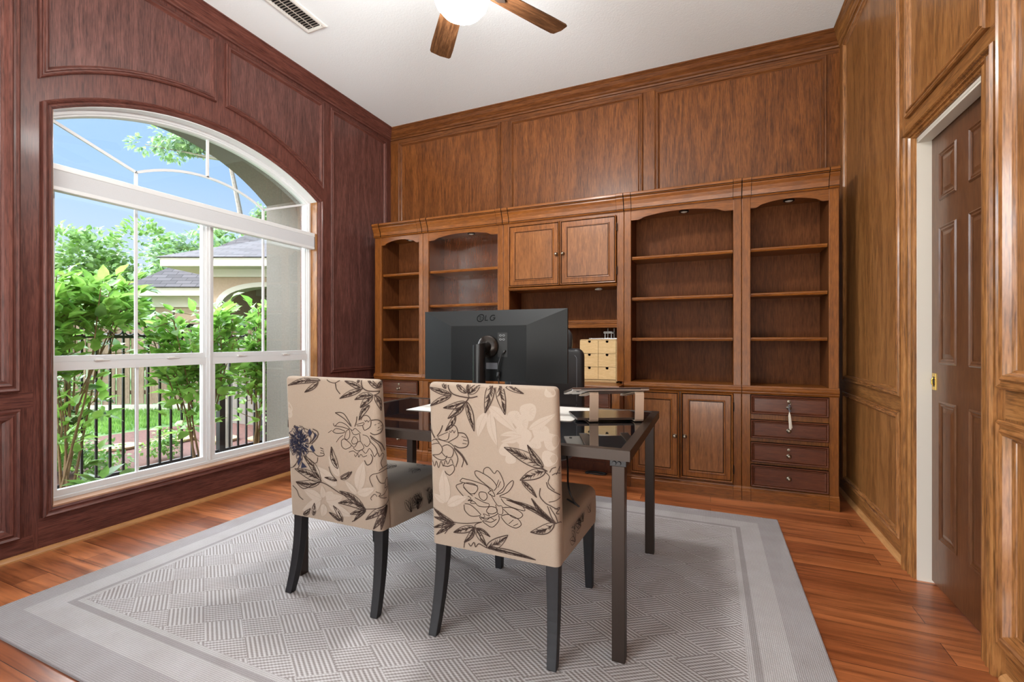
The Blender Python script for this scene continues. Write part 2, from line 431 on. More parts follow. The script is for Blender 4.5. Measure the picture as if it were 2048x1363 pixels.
ART_JSON = """{"right":{"S":[[3,[[-158,959],[-161,934],[-140,908],[-77,898],[-42,905]]],[3,[[-77,898],[-85,887],[-92,881]]],[2,[[-80,912],[-76,898]]],[2,[[-177,772],[-157,793],[-134,792],[-125,770],[-129,753],[-168,730]]],[2.5,[[-125,769],[-97,767],[-83,743],[-90,722],[-120,714],[-141,721]]],[1.6,[[-167,768],[-187,759],[-211,746],[-191,736],[-168,741],[-161,767]]],[3,[[-248,789],[-237,764],[-224,742]]],[2.5,[[-189,791],[-198,770],[-214,749]]],[1.8,[[-240,715],[-208,723],[-192,702],[-206,683],[-236,677]]],[1.8,[[-192,713],[-169,721],[-146,706],[-154,677],[-180,677],[-197,693]]],[1.8,[[-236,677],[-210,663],[-183,665],[-173,681]]],[4,[[-143,712],[-112,690],[-89,655]]],[2,[[-143,706],[-128,674],[-138,642]]],[2,[[-137,707],[-106,676],[-113,644]]],[2,[[-191,642],[-171,641],[-148,649],[-144,630],[-162,610],[-178,614],[-184,622]]],[1.8,[[-221,739],[-185,734],[-159,728],[-140,715]]],[1.8,[[-238,729],[-221,737],[-205,724]]],[1.6,[[-160,773],[-154,768],[-147,777],[-141,767],[-136,776]]],[1.6,[[-110,757],[-91,753]]],[1.6,[[-104,744],[-86,742]]],[1.6,[[-107,732],[-90,731]]],[1.6,[[-237,657],[-228,635],[-220,656],[-211,631],[-200,658],[-191,639],[-180,663],[-171,649],[-157,671],[-148,652]]],[1.8,[[-59,557],[-81,552],[-108,576],[-95,589],[-61,588],[-49,573],[-65,551]]],[1.8,[[-111,586],[-137,575],[-131,559],[-109,539]]],[1.8,[[-108,572],[-90,556],[-71,544]]],[1.8,[[12,575],[-15,591],[-51,614],[-60,633],[-44,637],[1,618],[25,593],[15,575]]],[1.8,[[-26,631],[-22,648],[-4,655],[17,636],[29,648],[43,633],[54,597],[27,566]]],[1.8,[[24,563],[48,574],[66,601],[87,620],[87,603],[68,577],[36,559]]],[1.8,[[36,556],[71,553],[114,540],[131,521],[102,522],[59,532],[41,551]]],[1.8,[[47,519],[79,524],[111,515],[122,503],[107,490],[81,492],[49,514]]],[1.8,[[40,488],[67,498],[101,489],[115,475],[112,464],[92,454],[60,464],[40,485]]],[1.8,[[31,490],[31,470],[6,443],[-18,449],[-33,460],[0,460],[22,474]]],[1.8,[[-36,462],[-44,473],[-18,471],[13,484],[28,495]]],[1.8,[[-107,508],[-104,486],[-80,470],[-42,478],[-48,489],[-79,510],[-104,512]]],[1.8,[[-91,525],[-66,525],[-47,511],[-10,514],[-7,525],[-28,528],[-62,540]]],[1.8,[[-46,553],[-40,563],[-18,563],[-13,547],[-25,534],[-40,540],[-46,553]]],[1.8,[[-9,564],[6,574],[18,556],[3,557],[-9,564]]],[1.8,[[-17,499],[-4,515],[20,515],[25,502],[7,491],[-11,491],[-17,499]]],[1.8,[[-111,604],[-64,599],[-15,588],[3,571]]],[1.8,[[-111,604],[-121,592],[-102,588],[-49,584]]],[1.5,[[0,562],[26,525],[44,524],[46,497],[28,495],[20,526]]],[1.4,[[25,593],[34,616]]],[1.4,[[30,588],[41,611]]],[1.4,[[69,465],[87,482]]],[1.4,[[86,460],[104,471]]],[1.4,[[-42,467],[-24,476],[-29,486],[-5,481],[-11,489]]],[1.6,[[-90,542],[-78,535],[-91,525],[-72,530],[-81,518],[-60,518]]],[1.6,[[-36,471],[-18,465],[-2,476],[13,470]]],[2,[[-219,469],[-177,441],[-144,436],[-96,440],[-36,455]]],[2,[[-36,455],[-62,442],[-65,430]]],[2,[[-192,386],[-168,416],[-145,431]]],[2.4,[[-20,364],[-32,368],[-51,373],[-64,359],[-70,375],[-83,359],[-92,368]]],[2,[[-112,348],[-108,368],[-91,386]]],[2.2,[[188,606],[185,579],[204,558],[225,550],[247,538]]],[2.2,[[210,629],[215,612],[229,603],[258,586]]],[1.8,[[205,663],[221,649],[216,627],[237,604]]],[1.8,[[230,655],[243,662],[262,659]]],[1.6,[[217,562],[236,568],[258,578]]],[2,[[236,541],[255,544],[241,527],[252,523]]],[1.8,[[212,548],[225,514],[238,495]]],[1.8,[[220,547],[238,518],[246,493]]],[2,[[238,492],[254,495],[266,489]]],[3,[[192,676],[206,669],[214,666]]],[1.8,[[222,663],[230,677],[243,682]]],[1.8,[[254,666],[262,688],[265,709]]],[1.8,[[243,657],[259,683]]]],"L":[[-147,906,-248,930,19],[-150,902,-244,859,19],[-170,928,-189,955,14],[-85,915,-131,954,17],[-80,912,-27,959,25],[-79,914,-79,960,13],[-90,883,-184,856,22],[-95,877,-166,818,25],[-133,831,-178,771,19],[-87,884,-59,779,25],[18,961,-14,847,33],[39,962,63,846,34],[49,961,134,922,18],[198,677,57,733,40],[200,679,144,749,22],[208,666,114,624,33],[121,621,174,572,17],[-151,434,-239,478,16],[-158,433,-237,443,15],[-158,432,-242,401,15],[-151,430,-229,377,15],[-68,431,-154,398,25],[-68,429,-111,368,19],[-65,430,-20,370,22],[-59,428,-4,406,13],[-20,364,65,424,33],[-14,365,167,355,15],[238,492,62,549,15],[238,492,155,567,15],[235,492,149,449,30]],"W":[[-8,850,-44,760,36],[7,851,31,734,35],[1,872,105,788,42],[150,802,246,861,28],[-185,503,-191,629,49],[-179,495,-90,539,36],[-188,503,-238,531,26],[122,779,41,772,19],[122,774,43,751,22]],"B":[[149,862,30],[97,841,23],[123,824,28],[191,795,30],[174,757,20],[135,748,23],[60,723,23],[229,767,29],[127,779,31],[80,695,20],[220,709,27],[226,931,19]],"F":[]},"left":{"S":[[3,[[172,944],[180,915],[207,903],[256,903]]],[2.5,[[256,905],[250,895],[234,887]]],[2.5,[[39,929],[44,904],[63,884]]],[2,[[-8,941],[12,931],[39,929],[62,940]]],[2,[[165,784],[178,802],[200,804],[215,787],[211,762],[182,745],[173,764]]],[2.5,[[218,787],[246,789],[266,766],[256,741],[231,731],[210,737]]],[1.6,[[142,765],[180,775],[173,764],[145,760]]],[1.8,[[30,751],[54,768],[87,761],[105,744],[70,749],[30,751]]],[1.8,[[15,727],[36,741],[79,734],[72,726],[35,721],[15,727]]],[2.4,[[33,806],[69,808],[91,792],[115,755],[81,783],[33,806]]],[2.4,[[146,798],[142,777],[133,756]]],[1.6,[[77,706],[89,735],[105,739],[104,713],[90,699],[77,706]]],[1.8,[[60,692],[77,701],[112,678],[82,660],[62,669],[60,692]]],[1.6,[[113,694],[127,715],[145,704],[141,691],[122,684],[113,694]]],[1.6,[[156,728],[158,700],[145,694],[128,672],[109,681]]],[1.6,[[172,726],[196,721],[208,699],[192,680],[176,689]]],[3.5,[[209,725],[251,698],[271,665]]],[1.8,[[158,700],[176,674],[143,658],[121,669]]],[1.8,[[205,704],[232,682],[240,658]]],[1.8,[[212,717],[242,695],[256,662]]],[1.6,[[105,747],[121,740],[134,749],[150,740],[162,731]]],[1.6,[[112,745],[127,723],[156,730]]],[1.6,[[33,684],[51,704],[71,716]]],[1.6,[[-9,720],[12,732]]],[1.6,[[232,769],[251,777]]],[1.6,[[244,757],[263,768]]],[1.6,[[241,747],[259,753]]],[1.6,[[184,785],[190,780],[196,786],[202,779],[209,787]]],[1.6,[[20,761],[23,753],[30,749]]],[1.6,[[98,649],[121,656],[140,648],[163,665],[184,652],[204,674],[221,653]]],[2.4,[[177,623],[188,606],[207,614],[218,637],[209,651]]],[1.6,[[126,643],[132,634],[143,647],[148,633],[159,646],[171,637],[190,644]]],[1.6,[[221,653],[227,643],[240,659],[246,643],[258,656],[267,647]]],[2,[[-217,676],[-195,681],[-173,672],[-181,657],[-203,653],[-218,662],[-217,676]]],[2,[[-144,674],[-128,697],[-107,691],[-116,666],[-137,667]]],[3,[[-95,729],[-67,718],[-72,694],[-105,664]]],[3,[[-99,721],[-86,700],[-116,663]]],[3,[[-238,702],[-212,690],[-224,678]]],[2,[[-173,736],[-155,735],[-145,728],[-120,722],[-128,708]]],[3,[[-195,737],[-203,729],[-185,722],[-182,706]]],[2,[[-164,707],[-151,687],[-148,674]]],[2,[[-161,626],[-104,631],[-73,616],[-38,622],[-40,635]]],[2,[[-73,610],[-78,589],[-99,584],[-127,600],[-147,616]]],[2,[[-221,609],[-194,623],[-177,608],[-189,582],[-220,552]]],[2,[[-239,547],[-209,558],[-185,594]]],[2,[[-191,549],[-163,590],[-169,620]]],[2,[[-57,652],[-40,649]]],[2,[[-54,642],[-37,639]]],[2,[[-58,631],[-41,630]]],[2,[[-233,658],[-211,646],[-178,644],[-161,632]]],[2,[[-237,647],[-216,624],[-183,633]]],[2.6,[[-205,490],[-163,465],[-111,486],[-68,504],[-27,499],[40,473],[99,460],[137,440],[174,425]]],[2,[[174,425],[231,435],[274,449],[293,472]]],[2,[[101,362],[144,389],[174,419]]],[1.8,[[213,521],[199,552],[212,569],[237,577],[262,585],[292,589]]],[1.8,[[233,569],[236,557],[247,538],[266,533]]],[1.8,[[266,533],[278,552],[293,544],[283,520],[265,513],[271,529]]],[1.8,[[228,503],[246,495],[239,484],[264,493],[283,515]]],[1.8,[[207,465],[202,474],[221,492],[233,484]]],[1.8,[[242,480],[263,473],[275,472]]],[1.8,[[267,647],[251,621],[256,599]]],[1.8,[[243,587],[256,596],[286,602]]],[2,[[-13,577],[0,547],[26,526]]],[2,[[46,539],[64,552],[97,568]]],[2,[[-225,471],[-200,452],[-190,429],[-165,416]]]],"L":[[-42,937,-228,909,24],[-53,929,-133,883,21],[180,910,88,939,21],[173,907,59,866,22],[231,887,137,865,25],[228,882,164,834,28],[211,847,155,783,22],[237,887,259,825,22],[248,915,200,948,18],[251,915,273,948,18],[159,934,156,951,12],[-57,511,-209,547,38],[-61,513,-155,610,35],[-64,507,-205,490,31],[35,574,5,663,30],[29,524,-39,529,13],[174,425,31,430,29],[168,426,40,481,32],[174,422,92,392,19],[174,419,111,366,16],[274,442,172,381,27],[274,439,209,348,24],[276,442,243,349,18],[51,354,3,415,23],[-111,356,-101,411,21],[-169,350,-124,384,18],[38,355,-22,383,16],[49,532,110,570,17]],"W":[[40,541,-14,624,43],[28,503,-93,571,50],[136,496,173,620,54],[132,483,225,518,35],[132,480,69,529,26],[-58,433,-163,463,45],[-65,427,-175,368,49],[-37,431,56,460,52],[-24,420,102,385,45],[-54,439,-55,493,31],[-45,414,-62,358,38]],"B":[[-235,811,26],[-233,789,23],[-15,450,24]],"F":[[[-164,582],[-172,553],[-136,561]],[[-112,730],[-124,711],[-115,690],[-99,713]],[[-85,714],[-72,704],[-101,672]],[[-202,737],[-193,716],[-182,709],[-177,728]],[[-117,647],[-102,662],[-86,637],[-97,630]],[[-193,582],[-173,614],[-167,590],[-187,561]]],"P":[[-176,662,60]]}}"""
# ------------------------------------------------------------------ room shell
XL, XR, YB, ZC = -3.195, 0.878, 4.085, 3.36
Y0 = -1.6                      # walls run on past the camera; rear wall left out to let sky light in
fl = MB(); fl.box(XL - 0.1, 1.2, Y0, YB + 0.1, -0.05, 0.0)
struct(fl.build('floor', M['floor']))
ce = MB(); ce.box(XL - 0.14, 1.2, Y0 - 1.8, YB + 0.15, ZC, ZC + 0.12)  # slab runs on past the walls, added to block the sun
struct(ce.build('ceiling', M['ceiling']))

def onL(a, b, h): return (XL + h, a, b)        # a = y, b = z, h = out of the wall
def onB(a, b, h): return (a, YB - h, b)        # a = x
def onR(a, b, h): return (XR - h, a, b)        # a = y

# arched opening of the window: half width, spring height, apex height
WC = 2.17
def arch_pts(hw, zs, za, n=28):
    rise = za - zs; R = (hw * hw + rise * rise) / (2 * rise); cz = za - R; a0 = math.asin(hw / R)
    return [(WC + R * math.sin(a0 * (1 - 2 * i / n)), cz + R * math.cos(a0 * (1 - 2 * i / n))) for i in range(n + 1)]   # from +y to -y
HWI, ZSI, ZAI, ZB = 0.895, 2.325, 2.578, 0.222
def wall_with_arch(mb, fn, d0, d1, y0, y1, z0, z1, hw, zb, zs, za, m=0, n=28):
    A = arch_pts(hw, zs, za, n)
    mb.prism(rect(y0, WC - hw, z0, z1), fn, d0, d1, m); mb.prism(rect(WC + hw, y1, z0, z1), fn, d0, d1, m)
    if zb > z0: mb.prism(rect(WC - hw, WC + hw, z0, zb), fn, d0, d1, m)
    for i in range(n):
        (ya, za_), (yb, zb_) = A[i], A[i + 1]
        mb.prism([(yb, zb_), (ya, za_), (ya, z1), (yb, z1)], fn, d0, d1, m)
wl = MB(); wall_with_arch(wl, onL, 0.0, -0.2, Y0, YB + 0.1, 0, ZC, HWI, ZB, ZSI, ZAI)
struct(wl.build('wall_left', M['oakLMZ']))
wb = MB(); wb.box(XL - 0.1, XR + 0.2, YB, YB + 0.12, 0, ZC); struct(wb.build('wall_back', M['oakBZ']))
DY0, DY1, DZ = 2.125, 2.692, 2.032
wr = MB(); wr.box(XR, XR + 0.14, DY1, YB + 0.1, 0, ZC); wr.box(XR, XR + 0.14, Y0, DY0, 0, ZC); wr.box(XR, XR + 0.14, DY0, DY1, DZ, ZC)
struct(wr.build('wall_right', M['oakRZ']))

PROF = [(0, 0), (0.0, 0.013), (0.006, 0.019), (0.013, 0.014), (0.018, 0.014), (0.022, 0.020), (0.029, 0.020), (0.036, 0.009), (0.042, 0.004), (0.044, 0.0)]
BOLD = [(0, 0), (0.0, 0.02), (0.008, 0.03), (0.018, 0.024), (0.026, 0.024), (0.034, 0.034), (0.046, 0.030), (0.056, 0.012), (0.064, 0.006), (0.066, 0.0)]
TRIM = 0
def panel(poly, fn, mf, mm, prof=PROF, mh=None):
    """wall panel: veneer field and the moulding mitred round it"""
    global TRIM
    TRIM += 1
    mb = MB(); mb.prism(inset(poly, 0.02), fn, 0.003, 0.0, 0); mb.frame(poly, prof, fn, 1, 2)
    return struct(mb.build('trim_%d' % TRIM, [mf, mm, mh or mm]))
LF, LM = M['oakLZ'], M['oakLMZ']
archA = [p for p in arch_pts(0.985, 2.40, 2.70)]
def arch_z(y, hw, zs, za):
    rise = za - zs; R = (hw * hw + rise * rise) / (2 * rise); return za - R + math.sqrt(max(R * R - (y - WC) ** 2, 0))
def arched_panel(y0, y1, top=3.232):
    n = 14
    bot = [(y0 + (y1 - y0) * i / n, arch_z(y0 + (y1 - y0) * i / n, 0.97, 2.44, 2.775)) for i in range(n + 1)]
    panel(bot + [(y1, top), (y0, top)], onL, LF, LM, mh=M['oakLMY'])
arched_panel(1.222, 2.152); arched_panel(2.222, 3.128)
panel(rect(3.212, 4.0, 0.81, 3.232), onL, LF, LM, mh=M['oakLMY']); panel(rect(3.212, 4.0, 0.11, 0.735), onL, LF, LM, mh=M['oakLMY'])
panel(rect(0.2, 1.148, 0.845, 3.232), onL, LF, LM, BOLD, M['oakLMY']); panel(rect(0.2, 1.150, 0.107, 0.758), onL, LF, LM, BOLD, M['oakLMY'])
for a, b in ((-3.085, -1.876), (-1.78, -0.532), (-0.437, 0.795)):
    panel(rect(a, b, 0.85, 3.226), onB, M['oakBZ'], M['oakMZ'], mh=M['oakMX'])
RF, RM = M['oakRZ'], M['oakRX']
RMZ = wood('oakR_moulding', (112, 70, 38), (150, 100, 56), (178, 126, 78), axis='Z', seed=2.7, figure=0.2, rough=0.24, coat=0.5)
RMY = wood('oakR_moulding_y', (112, 70, 38), (150, 100, 56), (178, 126, 78), axis='Y', seed=2.7, figure=0.2, rough=0.24, coat=0.5)
panel(rect(2.876, 3.94, 0.822, 3.215), onR, RF, RMZ, mh=RMY); panel(rect(2.876, 3.94, 0.11, 0.745), onR, RF, RMZ, mh=RMY)
panel(rect(2.092, 2.80, 2.172, 3.215), onR, RF, RMZ, mh=RMY)
panel(rect(0.4, 2.0, 0.945, 3.215), onR, RF, RMZ, BOLD, RMY); panel(rect(0.4, 2.0, 0.116, 0.846), onR, RF, RMZ, BOLD, RMY)
# horizontal rails of straight-grained oak between the stacked panels
for fn, a0, a1, z0, z1, mt in ((onR, 2.83, 4.08, 0.748, 0.819, M['oakRY']), (onR, 2.83, 4.08, 0.03, 0.106, M['oakRY']), (onR, 0.0, 2.0, 0.85, 0.942, M['oakRY']), (onR, 0.0, 2.0, 0.03, 0.112, M['oakRY']),
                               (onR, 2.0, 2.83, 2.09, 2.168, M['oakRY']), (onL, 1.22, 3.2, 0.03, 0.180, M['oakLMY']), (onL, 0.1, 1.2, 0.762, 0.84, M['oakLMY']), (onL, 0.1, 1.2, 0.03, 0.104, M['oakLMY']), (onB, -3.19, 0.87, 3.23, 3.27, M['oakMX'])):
    TRIM += 1; q = MB(); q.prism(rect(a0, a1, z0, z1), fn, 0.002, 0.0); struct(q.build('trim_%d' % TRIM, mt))

# crown moulding round three walls
CR = [(0.0, 3.262), (0.16, 3.264), (0.18, 3.276), (0.30, 3.282), (0.38, 3.294), (0.62, 3.316), (0.80, 3.338), (0.86, 3.342), (0.92, 3.348), (1.0, 3.352), (1.0, 3.36), (0.0, 3.36)]
pL, pB, pR = 0.102, 0.112, 0.062
path = lambda k: [(XL + pL * k, Y0), (XL + pL * k, YB - pB * k), (XR - pR * k, YB - pB * k), (XR - pR * k, Y0)]
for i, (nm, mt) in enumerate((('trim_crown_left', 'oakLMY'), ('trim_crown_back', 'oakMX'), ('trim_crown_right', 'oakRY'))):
    mb = MB()
    mb.rings([[(*path(k)[i], z) for k, z in CR], [(*path(k)[i + 1], z) for k, z in CR]], True, True)
    o = mb.build(nm, M[mt]); struct(o)
# pale quarter-round at the foot of the walls
def shoe(name, pts):
    mb = MB()
    (xa, ya), (xb, yb), (nx, ny) = pts
    pr = [(0, 0), (0.02, 0), (0.019, 0.008), (0.014, 0.016), (0.007, 0.022), (0, 0.026)]
    mb.rings([[(xa + nx * a, ya + ny * a, z) for a, z in pr], [(xb + nx * a, yb + ny * a, z) for a, z in pr]], True, True)
    struct(mb.build(name, M['shoe']))
shoe('baseboard_left', ((XL, Y0), (XL, YB), (1, 0)))
shoe('baseboard_back', ((XL, YB), (XR, YB), (0, -1)))
shoe('baseboard_right', ((XR, DY1 + 0.1), (XR, YB), (-1, 0)))
shoe('baseboard_right_near', ((XR, Y0), (XR, 2.0), (-1, 0)))

# ------------------------------------------------------------------ pocket door in the right wall
CAS = [(0.0, 0.0), (0.0, 0.026), (0.010, 0.032), (0.020, 0.028), (0.026, 0.020), (0.040, 0.016), (0.052, 0.022), (0.062, 0.022), (0.07, 0.014), (0.086, 0.018), (0.098, 0.016), (0.108, 0.010), (0.108, 0.0)]
def casing_pts(k):
    y0, y1, zt = DY0 - 0.110 + k, DY1 + 0.110 - k, DZ + 0.052 - k * 0.45
    return [(y1, 0.0), (y1, zt), (y0, zt), (y0, 0.0)]
mb = MB()
mb.rings([[onR(*casing_pts(k)[i], h) for k, h in CAS] for i in range(4)], True, True)
struct(mb.build('trim_door_casing', M['oakRZ']))
mb = MB(); mb.box(XR - 0.004, XR + 0.10, DY1 - 0.006, DY1 + 0.002, 0, DZ); mb.box(XR - 0.004, XR + 0.10, DY0, DY1, DZ - 0.012, DZ + 0.002)
mb.box(XR - 0.004, XR + 0.10, DY0 - 0.002, DY0 + 0.006, 0, DZ)
mb.box(XR - 0.004, XR + 0.044, DY0, DY1, DZ - 0.022, DZ - 0.01)
struct(mb.build('trim_door_jamb', M['whitewarm']))
DX = 0.926
door = MB(); door.box(DX, DX + 0.035, DY0 - 0.04, DY1 - 0.008, 0.012, DZ - 0.014, 0)
onD = lambda a, b, h: (DX - h, a, b)
DP = [(0, 0.0), (0.004, -0.008), (0.012, -0.010), (0.018, -0.006), (0.05, -0.001), (0.055, 0.0)]
GRV = [(0, 0.001), (0.006, 0.006), (0.012, 0.002), (0.018, 0.004), (0.024, 0.001)]
for y0, y1 in ((2.452, 2.606), (2.19, 2.352)):
    for z0, z1 in ((1.715, 1.926), (0.998, 1.6), (0.222, 0.836)):
        door.frame(rect(y0, y1, z0, z1), GRV, onD, 0)
        door.prism(rect(y0 + 0.045, y1 - 0.045, z0 + 0.045, z1 - 0.045), onD, 0.004, 0.0, 0)
        door.frame(rect(y0 + 0.03, y1 - 0.03, z0 + 0.03, z1 - 0.03), [(0, 0.0), (0.015, 0.004)], onD, 0)
dob = struct(door.build('door_1', M['doorwood']))
pl = MB(); pl.box(DX - 0.003, DX + 0.002, 2.640, 2.675, 0.880, 0.955, 0); pl.box(DX - 0.0035, DX - 0.002, 2.650, 2.665, 0.895, 0.940, 1)
pl.tube([(DX - 0.004, 2.6575, 0.90), (DX - 0.010, 2.6575, 0.908), (DX - 0.010, 2.6575, 0.926), (DX - 0.004, 2.6575, 0.934)], 0.003, 8, 0)
plo = pl.build('door_pull', [M['brass'], M['dark']], dob, bevel=0.001); plo['label'] = 'brass flush pull plate'

# ------------------------------------------------------------------ arched window in the left wall
XW = -3.30
onW = lambda a, b, h: (XW + h, a, b)
hwO = 0.905
def arch_poly(hw, zb, zs, za, n=28):
    A = arch_pts(hw, zs, za, n)
    return [(WC - hw, zb), (WC + hw, zb)] + A
cas = MB()
WCAS = [(0, 0), (0, 0.022), (0.008, 0.03), (0.016, 0.024), (0.022, 0.016), (0.032, 0.02), (0.038, 0.012), (0.042, 0.008), (0.042, -0.01)]
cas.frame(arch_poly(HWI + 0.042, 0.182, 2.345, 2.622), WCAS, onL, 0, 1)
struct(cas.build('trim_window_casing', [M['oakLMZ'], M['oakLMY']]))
# reveal lining: wooden jambs and stool, white arch head
jb = MB()
jb.prism(rect(WC + HWI - 0.006, WC + HWI + 0.001, ZB, ZSI), onL, 0.0, -0.15, 0); jb.prism(rect(WC - HWI - 0.001, WC - HWI + 0.006, ZB, ZSI), onL, 0.0, -0.15, 0)
jb.prism(rect(WC - HWI, WC + HWI, ZB - 0.001, ZB + 0.010), onL, 0.008, -0.15, 1)
A = arch_pts(HWI, ZSI, ZAI); B = arch_pts(HWI - 0.006, ZSI, ZAI - 0.006)
for i in range(28):
    jb.prism([A[i + 1], A[i], B[i], B[i + 1]], onL, 0.0, -0.15, 2)
struct(jb.build('trim_window_reveal', [M['oakRZ'], wood('stool_oak', (150, 104, 74), (184, 142, 112), (206, 168, 140), axis='Y', figure=0.2, pore=0.15, rough=0.3), M['vinyl']]))
win = struct(thing('window_1', 'x', 'x')); del win['label']; del win['category']
def wpart(name, mb, mats, **kw):
    o = mb.build(name, mats, win, **kw); struct(o); return o
fr = MB()
fr.frame(arch_poly(HWI - 0.006, ZB + 0.008, ZSI, ZAI - 0.006), [(0, -0.03), (0, 0.03), (0.018, 0.03), (0.022, 0.02), (0.03, 0.02), (0.034, 0.0), (0.034, -0.03)], onW)
wpart('frame', fr, M['vinyl'])
mu = MB(); mu.box(XW - 0.03, XW + 0.026, WC - 0.028, WC + 0.014, ZB + 0.03, 2.0); mu.box(XW - 0.02, XW + 0.034, WC - 0.012, WC - 0.002, ZB + 0.03, 2.0)
wpart('mullion', mu, M['vinyl'], bevel=0.003)
tr = MB(); tr.box(XW - 0.03, XW + 0.026, WC - HWI + 0.01, WC + HWI - 0.01, 1.985, 2.06); wpart('transom_bar', tr, M['vinyl'], bevel=0.003)
yL = (WC - HWI + 0.034, WC - 0.028); yR = (WC + 0.014, WC + HWI - 0.034)
ML = -0.4445; MR = 0.4525
for (a, b), mm in ((yL, 1.722), (yR, 2.617)):
    up = MB(); up.frame(rect(a, b, 0.985, 1.985), [(0, -0.02), (0, 0.008), (0.016, 0.01), (0.02, 0.0), (0.02, -0.02)], onW); up.box(XW - 0.02, XW + 0.014, a, b, 0.985, 1.018)
    wpart('upper_sash', up, M['vinyl'])
    lo = MB(); lo.frame(rect(a, b, ZB + 0.032, 0.985), [(0, -0.01), (0, 0.018), (0.022, 0.02), (0.027, 0.006), (0.027, -0.01)], onW); lo.box(XW - 0.01, XW + 0.022, a, b, 0.936, 0.985)
    lo.box(XW - 0.008, XW + 0.021, a, b, ZB + 0.032, ZB + 0.062)
    s_ = wpart('lower_sash', lo, M['vinyl'])
    for q in (0.25, 0.72):
        lk = MB(); yq = a + (b - a) * q; lk.box(XW + 0.012, XW + 0.034, yq - 0.02, yq + 0.02, 0.985, 0.996); lk.box(XW + 0.016, XW + 0.03, yq + 0.02, yq + 0.055, 0.985, 0.990)
        k_ = lk.build('sash_lock', M['wax'], s_, bevel=0.003); struct(k_)
    g1 = MB(); g1.box(XW - 0.012, XW - 0.008, a + 0.01, b - 0.01, 1.01, 1.975); struct(wpart('pane', g1, M['glass']))
    g2 = MB(); g2.box(XW - 0.002, XW + 0.002, a + 0.015, b - 0.015, ZB + 0.05, 0.95); struct(wpart('pane', g2, M['glass']))
    mt = MB(); mt.box(XW - 0.014, XW - 0.004, mm - 0.008, mm + 0.008, 1.01, 1.98); mt.box(XW - 0.004, XW + 0.006, mm - 0.008, mm + 0.008, ZB + 0.05, 0.95)
    wpart('muntin', mt, M['vinyl'])
ga = MB(); pg = arch_pts(HWI - 0.03, ZSI - 0.01, ZAI - 0.03); ga.prism([(WC - HWI + 0.03, 2.05), (WC + HWI - 0.03, 2.05)] + pg, onW, -0.012, -0.008); wpart('arch_pane', ga, M['glass'])
am = MB()
def bar2(mb, pts, w=0.008):
    P = [Vector(p) for p in pts]
    L = []; R = []
    for i, p in enumerate(P):
        t = (P[min(i + 1, len(P) - 1)] - P[max(i - 1, 0)]).normalized(); n_ = Vector((-t.y, t.x)) * w
        L.append(p + n_); R.append(p - n_)
    for i in range(len(P) - 1):
        mb.prism([L[i], R[i], R[i + 1], L[i + 1]], onW, -0.014, -0.002)
j0, j1 = (1.722, 2.155), (2.617, 2.155)
hwj = (j1[0] - j0[0]) / 2; rise = 0.115; Rj = (hwj ** 2 + rise ** 2) / (2 * rise); cj = (j0[0] + j1[0]) / 2
arc = [(cj + Rj * math.sin(t), j0[1] + rise - Rj + Rj * math.cos(t)) for t in [math.asin(hwj / Rj) * (-1 + 2 * i / 16) for i in range(17)]]
bar2(am, arc); bar2(am, [j0, (1.29, 2.318)]); bar2(am, [j1, (3.05, 2.318)]); bar2(am, [j0, (1.722, 2.05)]); bar2(am, [j1, (2.617, 2.05)]); bar2(am, [(cj, j0[1] + rise), (cj, 2.56)])
wpart('arch_muntin', am, M['vinyl'])
# raised pleated shade across the window
sh = thing('window_shade', 'white raised pleated shade lying across the arched window like a thin beam', 'window shade', (-3.242, WC, 1.91))
hb = MB(); hb.box(-3.268, -3.216, 1.285, 3.058, 2.018, 2.05); hb.build('headrail', M['vinyl'], sh, bevel=0.004)
st = MB(); st.box(-3.262, -3.2195, 1.29, 3.053, 1.931, 2.018)
for k in range(1, 9): st.box(-3.2197, -3.2192, 1.291, 3.052, 1.931 + k * 0.0097, 1.9313 + k * 0.0097)
st.build('folded_fabric', M['shade'], sh)
br = MB(); br.box(-3.266, -3.216, 1.288, 3.055, 1.908, 1.931); br.build('bottom_rail', M['vinyl'], sh, bevel=0.004)
ec = MB(); ec.box(-3.268, -3.216, 3.058, 3.061, 1.908, 2.05); ec.build('end_cap', plain('grey_end_cap', (120, 120, 122), 0.6), sh)

# ------------------------------------------------------------------ ceiling vent and ceiling fan
vt = thing('ceiling_vent', 'white rectangular air vent with slanted louvers in the ceiling', 'vent', (-2.62, 2.30, ZC - 0.01))
fm = MB(); fm.frame([(-2.715, 2.06), (-2.525, 2.06), (-2.525, 2.52), (-2.715, 2.52)], [(0, 0), (0.004, 0.008), (0.018, 0.012), (0.032, 0.010), (0.034, 0.0)], lambda a, b, h: (a, b, ZC - h)); fm.build('frame', M['white'], vt)
bk = MB(); bk.box(-2.69, -2.55, 2.09, 2.49, ZC - 0.0015, ZC - 0.0005); bk.build('duct_backing', M['dark'], vt)
lv = MB()
for k in range(19):
    y = 2.10 + k * 0.0212
    lv.quad([(-2.685, y, ZC - 0.010), (-2.555, y, ZC - 0.010), (-2.555, y + 0.015, ZC - 0.003), (-2.685, y + 0.015, ZC - 0.003)])
lv.box(-2.626, -2.622, 2.095, 2.485, ZC - 0.009, ZC - 0.004)
lv.build('louvers', plain('louver_paint', (196, 190, 182), 0.5), vt)
kn = MB(); kn.lathe([(0.002, 0), (0.005, -0.004), (0.004, -0.008)], (-2.55, 2.475, ZC - 0.009), 10); kn.build('lever', M['white'], vt)

